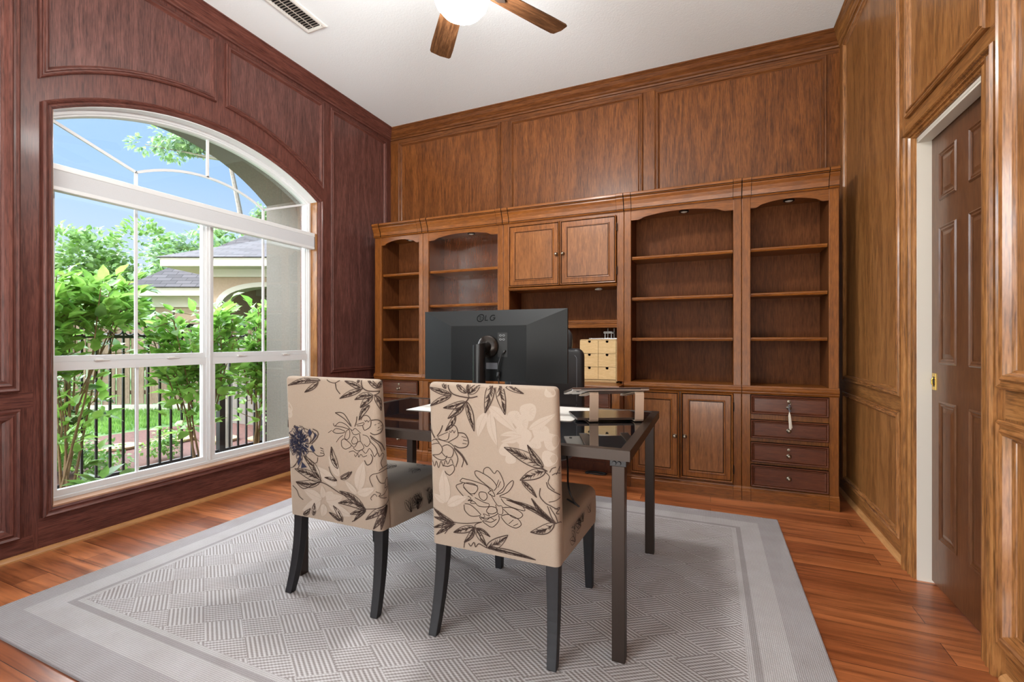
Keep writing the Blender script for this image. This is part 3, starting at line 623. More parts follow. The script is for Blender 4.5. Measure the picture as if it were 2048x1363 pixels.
FC = (-1.134, 2.003)
fan = thing('ceiling_fan', 'ceiling fan with oak blades and a glowing white bowl light', 'ceiling fan', (FC[0], FC[1], ZC - 0.01))
mt = MB(); mt.lathe([(0.02, 0.0), (0.075, 0.0), (0.07, -0.04), (0.03, -0.06), (0.0, -0.062)], (FC[0], FC[1], ZC), 24); mt.build('canopy', M['nickel'], fan, smooth=True)
mt = MB(); mt.tube([(FC[0], FC[1], ZC - 0.05), (FC[0], FC[1], 3.03)], 0.012, 12); mt.build('downrod', M['nickel'], fan, smooth=True)
mt = MB(); mt.lathe([(0.0, 0.05), (0.05, 0.05), (0.1, 0.03), (0.115, -0.01), (0.115, -0.09), (0.09, -0.12), (0.08, -0.13), (0.0, -0.13)], (FC[0], FC[1], 2.99), 28); mt.build('motor_housing', M['nickel'], fan, smooth=True)
GZ = 2.70
gb = MB(); gb.lathe([(0.0, 0.0), (0.03, 0.002), (0.065, 0.012), (0.1, 0.035), (0.128, 0.07), (0.14, 0.105), (0.136, 0.135), (0.11, 0.15), (0.0, 0.152)], (FC[0], FC[1], GZ), 32)
gl = gb.build('light_bowl', emit('lit_frosted_glass', (1.0, 0.98, 0.955, 1), LAMP), fan, smooth='all'); gl['label'] = 'glowing frosted glass bowl'
for k in range(5):
    a = math.radians(63 + 72 * k - 3.5); R = Matrix.Rotation(a, 4, 'Z'); T = Matrix.Translation((FC[0], FC[1], 2.905))
    bl = MB()
    out = [(0.17, -0.055), (0.56, -0.067), (0.64, -0.066), (0.656, -0.058), (0.664, 0.0), (0.656, 0.058), (0.64, 0.066), (0.56, 0.067), (0.17, 0.055)]
    b0 = len(bl.v); tilt = Matrix.Rotation(math.radians(10), 4, 'X')
    bl.prism(out, lambda p, q, d: tuple(T @ R @ tilt @ Vector((p, q, d))), -0.003, 0.003)
    o = bl.build('blade', wood('fan_oak_%d' % k, (50, 31, 18), (82, 53, 32), (106, 73, 47), axis='X', figure=0.8, pore=0.4, rough=0.4, coat=0.2, scale=2, seed=k * 3.3), None)
    # keep the grain along the blade: give each blade its own axes
    me = o.data; me.transform((T @ R).inverted()); o.parent = fan
    o.matrix_local = Matrix.Translation(-fan.location) @ T @ R
    ir = MB(); ir.prism([(0.08, -0.02), (0.15, -0.016), (0.24, -0.03), (0.27, 0.0), (0.24, 0.03), (0.15, 0.016), (0.08, 0.02)], lambda p, q, d: tuple(T @ R @ tilt @ Vector((p, q, d))), -0.012, -0.004)
    ir.build('blade_arm', M['bronze'], fan, bevel=0.002)

# ------------------------------------------------------------------ wall of bookcases
YF, YBK = 3.58, 3.90
SH = [1.731, 1.42, 1.113]
chZ, chX, drX = M['cherry' + 'Z'], M['cherry' + 'X'], M['drawer' + 'X']
INT = wood('cherry_interior', (70, 38, 20), (94, 54, 29), (112, 68, 37), axis='Z', seed=9.1, figure=0.22, pore=0.2, rough=0.4, coat=0.0)
INT.node_tree.nodes['Principled BSDF'].inputs['Specular IOR Level'].default_value = 0.08
INTG = wood('cherry_interior_gloss', (70, 38, 24), (94, 54, 34), (112, 68, 44), axis='Z', seed=9.1, figure=0.22, pore=0.2, rough=0.25, coat=1.0)
INTG.node_tree.nodes['Principled BSDF'].inputs['Coat IOR'].default_value = 2.1
onF = lambda yf: (lambda a, b, h: (a, yf - h, b))
RAISE = [(0, 0.0), (0, 0.010), (0.004, 0.014), (0.010, 0.012), (0.013, 0.006), (0.018, 0.008), (0.022, 0.002)]
def knob(parent, x, y, z, name='knob', r=0.012):
    k = MB(); k.lathe([(0.0, 0.0), (r * 1.3, 0.0), (r * 1.25, -0.003), (r * 0.45, -0.006), (r * 0.4, -0.014), (r * 0.9, -0.019), (r, -0.024), (r * 0.7, -0.029), (0.0, -0.031)], (x, y, z), 14, 'Y')
    o = k.build(name, M['nickel'], parent, smooth='all'); return o
def keyhole(parent, x, y, z):
    k = MB(); k.lathe([(0.0, 0.0), (0.010, 0.0), (0.010, -0.003), (0.005, -0.004), (0.0, -0.004)], (x, y, z), 12, 'Y'); k.build('lock', M['nickel'], parent)
def cab_door(par, x0, x1, z0, z1, yf, kx, kz, hinge_x, name='door', ajar=0.0):
    d = MB(); f = onF(yf)
    d.prism(rect(x0, x1, z0, z1), f, 0.018, 0.0, 0)
    d.frame(rect(x0 - 0.001, x1 + 0.001, z0 - 0.001, z1 + 0.001), [(0, 0.0), (0, 0.020), (0.003, 0.024), (0.007, 0.023), (0.010, 0.018), (0.014, 0.018)], f, 0)
    w = 0.062
    d.frame(rect(x0 + w - 0.014, x1 - w + 0.014, z0 + w - 0.014, z1 - w + 0.014), [(0, 0.018), (0.002, 0.023), (0.007, 0.022), (0.012, 0.010), (0.018, 0.008)], f, 0)
    d.prism(rect(x0 + w, x1 - w, z0 + w, z1 - w), f, 0.0185, 0.0, 1)
    d.frame(rect(x0 + 0.0105, x1 - 0.0105, z0 + 0.0105, z1 - 0.0105), [(0, 0.0184), (0.0036, 0.0184)], f, 2); d.frame(rect(x0 + w - 0.003, x1 - w + 0.003, z0 + w - 0.003, z1 - w + 0.003), [(0, 0.0192), (0.0042, 0.0192)], f, 2)
    o = d.build(name, [chZ, INT2, M['glaze']], par)
    knob(o, kx, yf - 0.018, kz)
    if hinge_x is not None:
        for hz in (z0 + 0.09, z1 - 0.09):
            h = MB(); h.tube([(hinge_x, yf - 0.012, hz - 0.03), (hinge_x, yf - 0.012, hz + 0.03)], 0.005, 8); h.build('hinge', M['bronze'], o)
    if ajar:
        mw = Vector((x0, yf, 0)) - par.location
        o.matrix_local = Matrix.Translation(mw) @ Matrix.Rotation(ajar, 4, 'Z') @ Matrix.Translation(-mw)
    return o
INT2 = wood('cherry_door_panel', (96, 56, 27), (128, 80, 42), (150, 98, 56), axis='Z', seed=11.1, figure=0.35, pore=0.2, rough=0.28, coat=0.45)
def drawer(par, x0, x1, z0, z1, yf, lock=False, kn=True):
    d = MB(); f = onF(yf); d.prism(rect(x0, x1, z0, z1), f, 0.012, 0.0); d.frame(rect(x0, x1, z0, z1), [(0, 0.0), (0, 0.016), (0.004, 0.02), (0.009, 0.018), (0.012, 0.013), (0.017, 0.016), (0.021, 0.012)], f)
    d.frame(rect(x0 + 0.012, x1 - 0.012, z0 + 0.012, z1 - 0.012), [(0, 0.0135), (0.0035, 0.0135)], f, 1); d.frame(rect(x0 - 0.003, x1 + 0.003, z0 - 0.003, z1 + 0.003), [(0, 0.0008), (0.004, 0.0008)], f, 1)
    o = d.build('drawer', [drX, M['glaze']], par); xm = (x0 + x1) / 2; zm = (z0 + z1) / 2
    if kn: knob(o, xm, yf - 0.012, zm - (0.012 if lock else 0))
    if lock: keyhole(o, xm, yf - 0.012, zm + 0.03)
    return o
def bookcase(x0, x1, pl, pr, label, kind):
    t = thing('bookcase', label, 'bookcase', ((x0 + x1) / 2, YF, 0.0), 'bookcases along the back wall')
    g = 0.0015; a0, a1 = x0 + g, x1 - g; o0, o1 = x0 + pl, x1 - pr
    # upper carcass with stiles and base carcass
    b = MB()
    b.box(a0 + .0005, a0 + 0.018, YF + 0.0205, YBK, 0.77, 2.2); b.box(a1 - 0.018, a1 - .0005, YF + 0.0205, YBK, 0.77, 2.2)
    b.box(a0, o0, YF, YF + 0.02, 0.79, 2.12); b.box(o1, a1, YF, YF + 0.02, 0.79, 2.12)
    b.box(a0 + 0.019, a1 - 0.019, YF + 0.021, YBK - 0.046, 2.085, 2.105); b.box(o0 + .001, o1 - .001, YF + 0.005, YF + 0.02, 2.106, 2.2)
    b.build('upper_frame', chZ, t, bevel=0.0025)
    lin_ = MB(); lin_.box(a0 + 0.018, a1 - 0.018, YBK - 0.045, YBK, 0.77, 2.1)
    for xs in (o0, o1):
        s0, s1 = (a0 + 0.018, o0) if xs == o0 else (o1, a1 - 0.018)
        lin_.box(s0, s1, YF + 0.02, YBK - 0.045, 0.79, 2.085)
    lin_.build('back_panel', INTG if -2.5 < x0 < -2.0 else INT, t)
    if kind != 'hutch':
        v = MB(); W = o1 - o0; pts = []
        for i in range(41):
            q = i / 40; qq = min(q, 1 - q)
            if qq < 0.07: z = 2.018
            elif qq < 0.16: k = (qq - 0.07) / 0.09; z = 2.018 + 0.020 * (k * k * (3 - 2 * k))
            else: k = (qq - 0.16) / 0.34; z = 2.038 + 0.022 * (1 - (1 - k) ** 2)
            pts.append((o0 + W * q, z))
        v.prism(pts + [(o1, 2.105), (o0, 2.105)], onF(YF + 0.004), 0.0, -0.014)
        v.build('arched_valance', chX, t)
        for z in SH:
            s = MB(); s.box(o0 + 0.002, o1 - 0.002, YF + 0.034, YBK - 0.046, z - 0.009, z + 0.011)
            s.rings([[(xx, YF + 0.034 + yy, z + zz) for yy, zz in ((0, -0.012), (-0.008, -0.012), (-0.012, -0.007), (-0.009, -0.003), (-0.012, 0.002), (-0.012, 0.008), (-0.008, 0.012), (0, 0.012))] for xx in (o0 + 0.004, o1 - 0.004)], True, True)
            s.build('shelf', chX, t)
        p = MB(); xm = (o0 + o1) / 2 + 0.02
        p.lathe([(0.034, 0.0), (0.036, -0.008), (0.03, -0.012), (0.026, -0.008), (0.0, -0.006)], (xm, YF + 0.14, 2.085), 20)
        po = p.build('puck_light', M['black'], t, smooth=True)
        p = MB(); p.lathe([(0.025, -0.006), (0.022, -0.011), (0.012, -0.015), (0.0, -0.016)], (xm, YF + 0.14, 2.085), 20); p.build('lens', plain('puck_lens', (214, 210, 202), 0.3), po, smooth='all')
    # cornice, breaking forward over each stile
    cz = [(0.0, 2.092), (0.010, 2.092), (0.015, 2.098), (0.010, 2.105), (0.012, 2.112), (0.016, 2.135), (0.026, 2.160), (0.036, 2.178), (0.036, 2.186), (0.030, 2.188), (0.040, 2.192), (0.046, 2.200), (0.046, 2.214), (0.040, 2.22), (-0.02, 2.22), (-0.02, 2.092)]
    def seg(xa, xb, k):
        c = MB(); c.rings([[(xx, YF - d - k, z) for d, z in cz] for xx in (xa, xb)], True, True); return c
    c = seg(o0 + 0.004, o1 - 0.004, 0.0)
    for z, dd_ in ((2.1055, 0.0108), (2.187, 0.0345), (2.1985, 0.0452)): c.box(o0 + 0.004, o1 - 0.004, YF - dd_ - 0.0008, YF - dd_ + 0.002, z - 0.0020, z + 0.0020, 1)
    c.build('cornice', [chX, M['glaze']], t)
    for xa, xb in ((a0, o0 + 0.003), (o1 - 0.003, a1)):
        c = seg(xa + 0.001, xb - 0.001, 0.006)
        for z, dd_ in ((2.1055, 0.0168), (2.187, 0.0405), (2.1985, 0.0512)): c.box(xa, xb, YF - dd_ - 0.0008, YF - dd_ + 0.002, z - 0.0012, z + 0.0012, 1)
        for x in (xa, xb - 0.0016): c.rings([[(xx, YF - d - 0.0066, z) for d, z in cz[:14]] + [(xx, YF + 0.01, 2.2), (xx, YF + 0.01, 2.1)] for xx in (x, x + 0.0016)], True, True, 1)
        c.build('cornice_block', [chX, M['glaze']], t)
    tp = MB(); tp.box(a0, a1, YF, YBK, 2.205, 2.218); tp.build('top_board', chX, t)
    if kind == 'hutch': return t, o0, o1, a0, a1
    # base
    b = MB(); b.box(a0 + .0005, a0 + 0.02, YF + 0.021, YBK - 0.001, 0.001, 0.734); b.box(a1 - 0.02, a1 - .0005, YF + 0.021, YBK - 0.001, 0.001, 0.734); b.box(a0 + 0.021, a1 - 0.021, YBK - 0.02, YBK - 0.001, 0.001, 0.734)
    b.box(a0, o0, YF, YF + 0.02, 0.0, 0.735); b.box(o1, a1, YF, YF + 0.02, 0.0, 0.735)
    b.box(o0 + .0002, o1 - .0002, YF + 0.006, YF + 0.0195, 0.0005, 0.7345)
    b.build('base_frame', chZ, t, bevel=0.0025)
    ct = MB(); lp = [(0.0, 0.733), (0.006, 0.733), (0.010, 0.740), (0.014, 0.746), (0.014, 0.752), (0.020, 0.758), (0.022, 0.768), (0.020, 0.776), (0.012, 0.780), (0.010, 0.792), (-0.26, 0.792), (-0.26, 0.733)]
    ct.rings([[(xx, YF - d, z) for d, z in lp] for xx in (a0, a1)], True, True); ct.build('counter_ledge', chX, t)
    pp = [(0.0, 0.095), (0.004, 0.092), (0.006, 0.084), (0.012, 0.078), (0.012, 0.07), (0.018, 0.064), (0.020, 0.0), (-0.01, 0.0), (-0.01, 0.095)]
    pk = MB(); pk.rings([[(xx, YF - d, z) for d, z in pp] for xx in (o0 + 0.001, o1 - 0.001)], True, True)
    for xa, xb in ((a0, o0), (o1, a1)): pk.rings([[(xx, YF - d - 0.003, z) for d, z in pp] for xx in (xa, xb)], True, True)
    pk.build('plinth', chX, t)
    if kind == 'drawers':
        for i, (z0, z1) in enumerate(((0.601, 0.727), (0.437, 0.560), (0.273, 0.407), (0.103, 0.252))): drawer(t, o0 + 0.003, o1 - 0.003, z0, z1, YF, lock=(i in (0, 2)), kn=True)
    else:
        xm = (o0 + o1) / 2
        cab_door(t, o0 + 0.004, xm - 0.004, 0.112, 0.73, YF, xm - 0.032, 0.41, None, ajar=math.radians(-2.2) if x0 > -1 else 0)
        cab_door(t, xm + 0.006, o1 - 0.004, 0.112, 0.73, YF, xm + 0.034, 0.41, o1 + 0.001)
    return t
bookcase(-2.99, -2.436, 0.078, 0.045, 'narrow wooden bookcase with drawers at the left end of the row, beside the window wall', 'drawers')
bookcase(-2.436, -1.623, 0.06, 0.054, 'wide wooden bookcase with empty shelves left of the desk hutch, behind the monitor', 'doors')
bookcase(-0.608, 0.199, 0.052, 0.052, 'wide wooden bookcase with two base doors just right of the desk hutch', 'doors')
bookcase(0.199, 0.766, 0.055, 0.056, 'narrow wooden bookcase with four drawers and a key tassel, at the right end', 'drawers')
ht, o0, o1, a0, a1 = bookcase(-1.623, -0.608, 0.054, 0.054, 'wooden desk hutch with two closed upper doors in the middle of the bookcases', 'hutch')
xm = (o0 + o1) / 2
hb = MB(); hb.box(o0, o1, YF + 0.004, YF + 0.02, 2.06, 2.1); hb.build('top_rail', chX, ht)
hb = MB(); hb.box(o0, o1, YF + 0.006, YBK - 0.046, 1.528, 1.546)
hb.rings([[(xx, YF + 0.006 - d, z) for d, z in ((0, 1.522), (0.012, 1.524), (0.020, 1.534), (0.022, 1.542), (0.016, 1.547), (0, 1.548))] for xx in (o0, o1)], True, True)
hb.build('cupboard_floor', chX, ht)
cab_door(ht, o0 + 0.004, xm - 0.003, 1.552, 2.066, YF, xm - 0.028, 1.80, None, 'door'); cab_door(ht, xm + 0.003, o1 - 0.004, 1.552, 2.066, YF, xm + 0.028, 1.80, o1 + 0.001, 'door')
s = MB(); s.box(o0, o1, YF + 0.02, YBK - 0.046, 1.235, 1.255); s.rings([[(xx, YF + 0.012 - d, z) for d, z in ((-0.01, 1.205), (0.0, 1.205), (0.002, 1.235), (0.008, 1.240), (0.008, 1.246), (0.012, 1.252), (0.012, 1.26), (0.006, 1.265), (-0.01, 1.265))] for xx in (o0, o1)], True, True)
s.build('shelf', chX, ht)
p = MB(); p.lathe([(0.03, 0.0), (0.03, -0.008), (0.02, -0.012), (0.0, -0.013)], (-0.84, YF + 0.16, 1.526), 18); p.build('puck_light', plain('puck_lens2', (200, 196, 188), 0.3), ht)
# writing base of the hutch, standing forward of its neighbours, with a knee hole
YD = 3.40
d = MB(); lp = [(-0.5, 0.738), (0.004, 0.738), (0.012, 0.744), (0.018, 0.752), (0.020, 0.762), (0.014, 0.770), (-0.5, 0.772)]
d.rings([[(xx, YD - q, z) for q, z in lp] for xx in (a0 + 0.001, a1 - 0.001)], True, True); d.build('desk_surface', chX, ht)
for xa, xb in ((a0, a0 + 0.056), (a1 - 0.056, a1)):
    d = MB(); d.box(xa, xb, YD, YD + 0.06, 0.0, 0.738); d.box(xa, xa + 0.02 if xa == a0 else xb, YD + 0.06, YBK, 0.0, 0.738) if xa == a0 else d.box(xb - 0.02, xb, YD + 0.06, YBK, 0.0, 0.738)
    d.rings([[(xa - 0.000, YD - 0.006, 0.0), (xb, YD - 0.006, 0.0), (xb, YD + 0.066, 0.0), (xa, YD + 0.066, 0.0)], [(xa, YD - 0.006, 0.085), (xb, YD - 0.006, 0.085), (xb, YD + 0.066, 0.085), (xa, YD + 0.066, 0.085)], [(xa, YD, 0.1), (xb, YD, 0.1), (xb, YD + 0.06, 0.1), (xa, YD + 0.06, 0.1)]], True, True)
    d.build('leg', chZ, ht)
d = MB(); d.box(a0 + 0.056, a1 - 0.056, YD + 0.014, YD + 0.03, 0.585, 0.738); d.build('apron', chX, ht)
dd = drawer(ht, a0 + 0.066, a1 - 0.064, 0.598, 0.728, YD + 0.014, kn=False)
for x in (-1.35, -0.88): knob(dd, x, YD, 0.662)
d = MB(); d.box(a0 + 0.02, a1 - 0.02, 3.87, 3.90, 0.0, 0.738)
for i in range(48): x = a0 + 0.03 + i * 0.02; d.box(x, x + 0.016, 3.866, 3.87, 0.14, 0.738)
d.box(a0 + 0.02, a1 - 0.02, 3.855, 3.87, 0.0, 0.11); d.box(a0 + 0.02, a1 - 0.02, 3.848, 3.855, 0.06, 0.085)
d.build('modesty_panel', M['drawerZ'], ht)

# key with tassel hanging from the lock of the top right drawer
kx, kz, ky = 0.4805, 0.694, YF - 0.016
kt = thing('key', 'small key with a cream tassel hanging from the top drawer lock', 'key', (kx, ky, kz))
k = MB(); k.tube([(kx, ky - 0.001, kz), (kx, ky - 0.022, kz)], 0.0022, 8); k.tube([(kx + 0.010 * math.cos(q * PI / 8), ky - 0.026, kz - 0.006 + 0.010 * math.sin(q * PI / 8)) for q in range(16)], 0.002, 6, loop=True); k.build('key_shank', M['nickel'], kt)
k = MB()
for j in range(5): k.lathe([(0.0, 0.006), (0.005, 0.004), (0.0065, 0.0), (0.005, -0.004), (0.0, -0.006)], (kx + 0.004 * math.sin(j * 2.1), ky - 0.026, kz - 0.02 - j * 0.010), 8)
k.build('beads', plain('grey_beads', (92, 90, 96), 0.3), kt, smooth='all')
k = MB(); rr = random.Random(3)
for j in range(16):
    a = rr.uniform(-1, 1); k.tube([(kx, ky - 0.026, kz - 0.065), (kx + a * 0.008, ky - 0.026 + rr.uniform(-.004, .004), kz - 0.09), (kx + 0.006 + a * 0.012, ky - 0.024 + rr.uniform(-.006, .006), kz - 0.165 - rr.uniform(0, .02))], 0.0014, 5)
k.build('tassel', M['tassel'], kt)

# birch chest of small drawers in the hutch, with a tray and a small metal stand on top
cx0, cx1, cy0, cy1, cz0, cz1 = -0.972, -0.672, 3.645, 3.82, 0.773, 1.113
mc = thing('mini_drawer_chest', 'pale birch plywood chest of small drawers on the hutch desk', 'drawer chest', ((cx0 + cx1) / 2, cy0, cz0))
b = MB(); b.box(cx0, cx0 + 0.008, cy0 + 0.004, cy1, cz0, cz1); b.box(cx1 - 0.008, cx1, cy0 + 0.004, cy1, cz0, cz1); b.box(cx0, cx1, cy0 + 0.004, cy1, cz1 - 0.008, cz1); b.box(cx0, cx1, cy0 + 0.004, cy1, cz0, cz0 + 0.008); b.box(cx0, cx1, cy1 - 0.006, cy1, cz0, cz1)
b.build('case', M['ply'], mc)
def ply_drawer(x0, x1, z0, z1, notch=True):
    xm = (x0 + x1) / 2; r = 0.011
    poly = [(x0, z0), (x1, z0), (x1, z1)]
    if notch: poly += [(xm + r, z1), (xm + r, z1 - 0.008)] + [(xm + r * math.cos(q * PI / 8), z1 - 0.010 - r * 0.7 * math.sin(q * PI / 8)) for q in range(9)] + [(xm - r, z1 - 0.008), (xm - r, z1)]
    poly += [(x0, z1)]
    d = MB(); d.prism(poly, onF(cy0), 0.0, -0.008); d.box(x0 + 0.004, x1 - 0.004, cy0 + 0.02, cy0 + 0.14, z0 + 0.002, z0 + 0.006)
    o = d.build('small_drawer', M['ply'], mc)
    n_ = MB(); n_.box(x0 + 0.006, x1 - 0.006, cy0 + 0.05, cy0 + 0.052, z0 + 0.002, z1 - 0.002); n_.build('shadowed_inside', plain('drawer_inside_shade', (40, 26, 16), 0.9), o)  # dark sheet behind the front: the drawer's inner shade put into colour
wx = (cx1 - cx0 - 0.02) / 2
for r_ in range(3):
    z1 = cz1 - 0.010 - r_ * 0.1055
    for c_ in range(2): ply_drawer(cx0 + 0.009 + c_ * (wx + 0.002), cx0 + 0.008 + c_ * (wx + 0.002) + wx, z1 - 0.1025, z1)
ply_drawer(cx0 + 0.009, cx1 - 0.009, cz0 + 0.009, cz0 + 0.022, False)
ty = MB(); ty.box(-0.90, -0.672, 3.665, 3.79, 1.1145, 1.1175); ty.box(-0.90, -0.672, 3.665, 3.668, 1.1145, 1.122)
tag(ty.build('tray', M['steel'], bevel=0.001), 'thin flat silver tray on top of the birch drawer chest', 'tray')
wt = thing('wire_stand', 'small white wire stand on the tray above the birch drawers', 'stand', (-0.74, 3.72, 1.118))
w = MB()
for x, y in ((-0.778, 3.70), (-0.728, 3.70), (-0.765, 3.745), (-0.715, 3.745)): w.tube([(x, y, 1.118), (x, y, 1.165 if y < 3.72 else 1.202)], 0.004, 8)
w.build('posts', M['wax'], wt, smooth='all')
w = MB(); w.tube([(-0.79, 3.70, 1.168), (-0.785, 3.70, 1.168), (-0.725, 3.70, 1.17), (-0.718, 3.72, 1.17)], [0.006, 0.01, 0.009, 0.005], 10); w.box(-0.78, -0.71, 3.70, 3.75, 1.16, 1.168); w.build('platform', M['wax'], wt, bevel=0.002)

# ------------------------------------------------------------------ rug
rg = MB(); x0, x1, y0, y1 = RUG
rg.rings([[(x0, y0, 0.0005), (x1, y0, 0.0005), (x1, y1, 0.0005), (x0, y1, 0.0005)], [(x0, y0, 0.009), (x1, y0, 0.009), (x1, y1, 0.009), (x0, y1, 0.009)], [(x0 + .004, y0 + .004, 0.0115), (x1 - .004, y0 + .004, 0.0115), (x1 - .004, y1 - .004, 0.0115), (x0 + .004, y1 - .004, 0.0115)]], True, True)
rgo = tag(rg.build('area_rug', M['rug']), 'large grey woven rug with a plain border under the desk and chairs', 'rug')
RZ = 0.0118

# ------------------------------------------------------------------ glass-topped metal desk
dk = thing('desk', 'dark metal desk with a black glass top standing on the rug', 'desk', (-1.02, 2.03, RZ))
DX0, DX1, DY0_, DY1_, DT = -1.805, -0.245, 1.556, 2.505, 0.735
f = MB(); f.frame(rect(DX0, DX1, DY0_, DY1_), [(0, 0.699), (0, DT - 0.001), (0.001, DT), (0.034, DT), (0.036, DT - 0.002), (0.036, 0.699), (0, 0.699)], lambda a, b, h: (a, b, h)); f.build('frame', M['bronze'], dk)
gt = MB(); gt.box(DX0 + 0.034, DX1 - 0.034, DY0_ + 0.034, DY1_ - 0.034, DT - 0.008, DT - 0.0015); gt.build('glass_top', M['deskglass'], dk)
for sx in (0, 1):
    for sy in (0, 1):
        lx = DX0 + 0.02 if sx == 0 else DX1 - 0.064; ly = DY0_ + 0.018 if sy == 0 else DY1_ - 0.062
        l = MB(); l.box(lx, lx + 0.044, ly, ly + 0.044, RZ, 0.69); lo = l.build('leg', M['bronze'], dk, bevel=0.002)
        b = MB(); b.box(lx - 0.006, lx + 0.05, ly - 0.004, ly + 0.05, 0.676, 0.699); b.build('bracket', M['black'], lo, bevel=0.002)
        b = MB()
        for q in (0.006, 0.022): b.lathe([(0.0, -0.006), (0.006, -0.006), (0.007, -0.003), (0.007, 0.0)], (lx + q + 0.004, ly - 0.004, 0.688), 12, 'Y')
        b.build('bolts', M['black'], lo)
dm = MB(); dm.prism([(-1.487, 2.03), (-0.60, 2.03), (-0.585, 2.036), (-0.58, 2.05), (-0.58, 2.44), (-0.60, 2.46), (-1.487, 2.46)], lambda a, b, d: (a, b, d), DT - 0.0009, DT + 0.0012)
tag(dm.build('desk_mat', M['mat']), 'white rectangular mat lying on the black glass desk top', 'desk mat')

# ------------------------------------------------------------------ monitor (seen from behind)
MON = Matrix.Translation((-1.037, 2.152, 0)) @ Matrix.Rotation(math.radians(2.0), 4, 'Z')
mo = thing('monitor', 'wide black computer monitor seen from behind on the desk', 'monitor', (-1.037, 2.152, DT + 0.0012))
def T_(mb, mat=MON): mb.v = [tuple(mat @ Vector(p)) for p in mb.v]; return mb
MBK = plain('monitor_back_plastic', (27, 29, 30), 0.48, spec=0.3, noise=0.05, scale=400)
w2, zb, zt = 0.400, 0.893, 1.259
s = MB(); s.box(-w2, w2, -0.006, 0.012, zb, zt); T_(s).build('screen_panel', M['black'], mo, bevel=0.002)
O = [(-w2, zb), (w2, zb), (w2, zt), (-w2, zt)]; I = [(-0.215, zb + 0.004), (0.205, zb + 0.004), (0.205, zt - 0.080), (-0.215, zt - 0.080)]
b = MB(); b.rings([[(a, -0.006, c_) for a, c_ in O], [(a, -0.050, c_) for a, c_ in I]], True, True); T_(b).build('back_shell', MBK, mo)
b = MB(); b.box(-0.213, 0.203, -0.0512, -0.049, zb + 0.006, zt - 0.092); b.box(-0.205, 0.195, -0.0516, -0.049, zt - 0.096, zt - 0.084)
bp = T_(b).build('centre_plate', plain('plate_plastic', (19, 21, 23), 0.5, spec=0.22), mo)
b = MB(); b.box(-0.212, 0.202, -0.0514, -0.0495, zt - 0.09, zt - 0.0825); T_(b).build('vent_slot', M['dark'], mo)
def ribbon(mb, pts, w, fn, m=0, h=0.0, closed=False):
    """flat strip following a 2-D polyline, laid on a surface by fn(a,b)->(point, normal)"""
    P = [Vector(p) for p in pts]; n = len(P); L = []
    for i, p in enumerate(P):
        if closed: t = P[(i + 1) % n] - P[i - 1]
        else: t = P[min(i + 1, n - 1)] - P[max(i - 1, 0)]
        if t.length < 1e-9: t = Vector((1, 0))
        t.normalize(); q = Vector((-t.y, t.x)) * (w / 2 if not callable(w) else w(i / max(n - 1, 1)) / 2)
        L.append((fn(p.x + q.x, p.y + q.y, h), fn(p.x - q.x, p.y - q.y, h)))
    for i in range(n if closed else n - 1):
        j = (i + 1) % n
        mb.quad([L[i][0], L[i][1], L[j][1], L[j][0]], m)
# maker's mark on the upper slope: ring with a face, then two letters
def onSlope(a, z, h):
    k = (zt - z) / 0.080; return tuple(MON @ Vector((a, -0.006 - 0.044 * k - 0.0012 - h, z)))
lg = MB(); lx, lz, R_ = -0.054, zt - 0.040, 0.0185
ribbon(lg, [(lx + R_ * math.cos(q * PI / 16), lz + R_ * math.sin(q * PI / 16)) for q in range(32)], 0.004, onSlope, closed=True)
ribbon(lg, [(lx - 0.002, lz + 0.010), (lx - 0.002, lz - 0.008), (lx + 0.007, lz - 0.008)], 0.003, onSlope)
ribbon(lg, [(lx + 0.006, lz + 0.001), (lx + 0.012, lz + 0.001)], 0.003, onSlope)
ribbon(lg, [(lx - 0.010, lz + 0.007), (lx - 0.006, lz + 0.007)], 0.004, onSlope)
ribbon(lg, [(-0.026, lz + 0.013), (-0.026, lz - 0.013), (-0.010, lz - 0.013)], 0.004, onSlope)
gx, gr = 0.014, 0.0135
ribbon(lg, [(gx + gr * math.cos(math.radians(q)), lz + gr * math.sin(math.radians(q))) for q in range(45, 361, 15)] + [(gx + gr - 0.001, lz - 0.001), (gx + 0.003, lz - 0.001)], 0.004, onSlope)
lo = lg.build('logo', plain('gloss_black_mark', (4, 4, 5), 0.4, spec=0.1), mo)
b = MB(); b.lathe([(0.0, -0.030), (0.02, -0.030), (0.045, -0.026), (0.056, -0.016), (0.058, 0.0), (0.0, 0.0)], (0.0, -0.05, 1.071), 28, 'Y'); T_(b).build('mount_disc', M['grey_alu'] if False else plain('satin_black', (52, 46, 42), 0.25, metal=0.6), mo, smooth=True)
b = MB(); b.tube([(0.0, -0.07, 1.071), (0.0, -0.10, 1.070), (-0.004, -0.125, 1.062)], 0.028, 18); T_(b).build('mount_arm', plain('satin_black2', (44, 40, 38), 0.3, metal=0.5), mo, smooth=True)
b = MB(); n = 24
b.rings([[(-0.006 + 0.032 * math.cos(2 * PI * k / n), -0.150 + 0.032 * math.sin(2 * PI * k / n), z + sl * math.cos(2 * PI * k / n)) for k in range(n)] for z, sl in ((DT + 0.012, 0), (1.08, 0.006), (1.084, 0.006))], True, True)
T_(b).build('stand_pole', plain('satin_pole', (30, 30, 32), 0.3, metal=0.3), mo, smooth=True)
b = MB(); b.prism([(-0.15, -0.21), (0.15, -0.21), (0.16, -0.19), (0.10, 0.0), (-0.10, 0.0), (-0.16, -0.19)], lambda a, c_, d: (a, c_, d), DT + 0.0014, DT + 0.014); T_(b).build('stand_base', M['black'], mo, bevel=0.003)
b = MB(); b.box(0.052, 0.104, -0.0522, -0.050, 1.02, 1.142); T_(b).build('port_recess', plain('port_recess_black', (14, 14, 15), 0.5), mo)
b = MB()
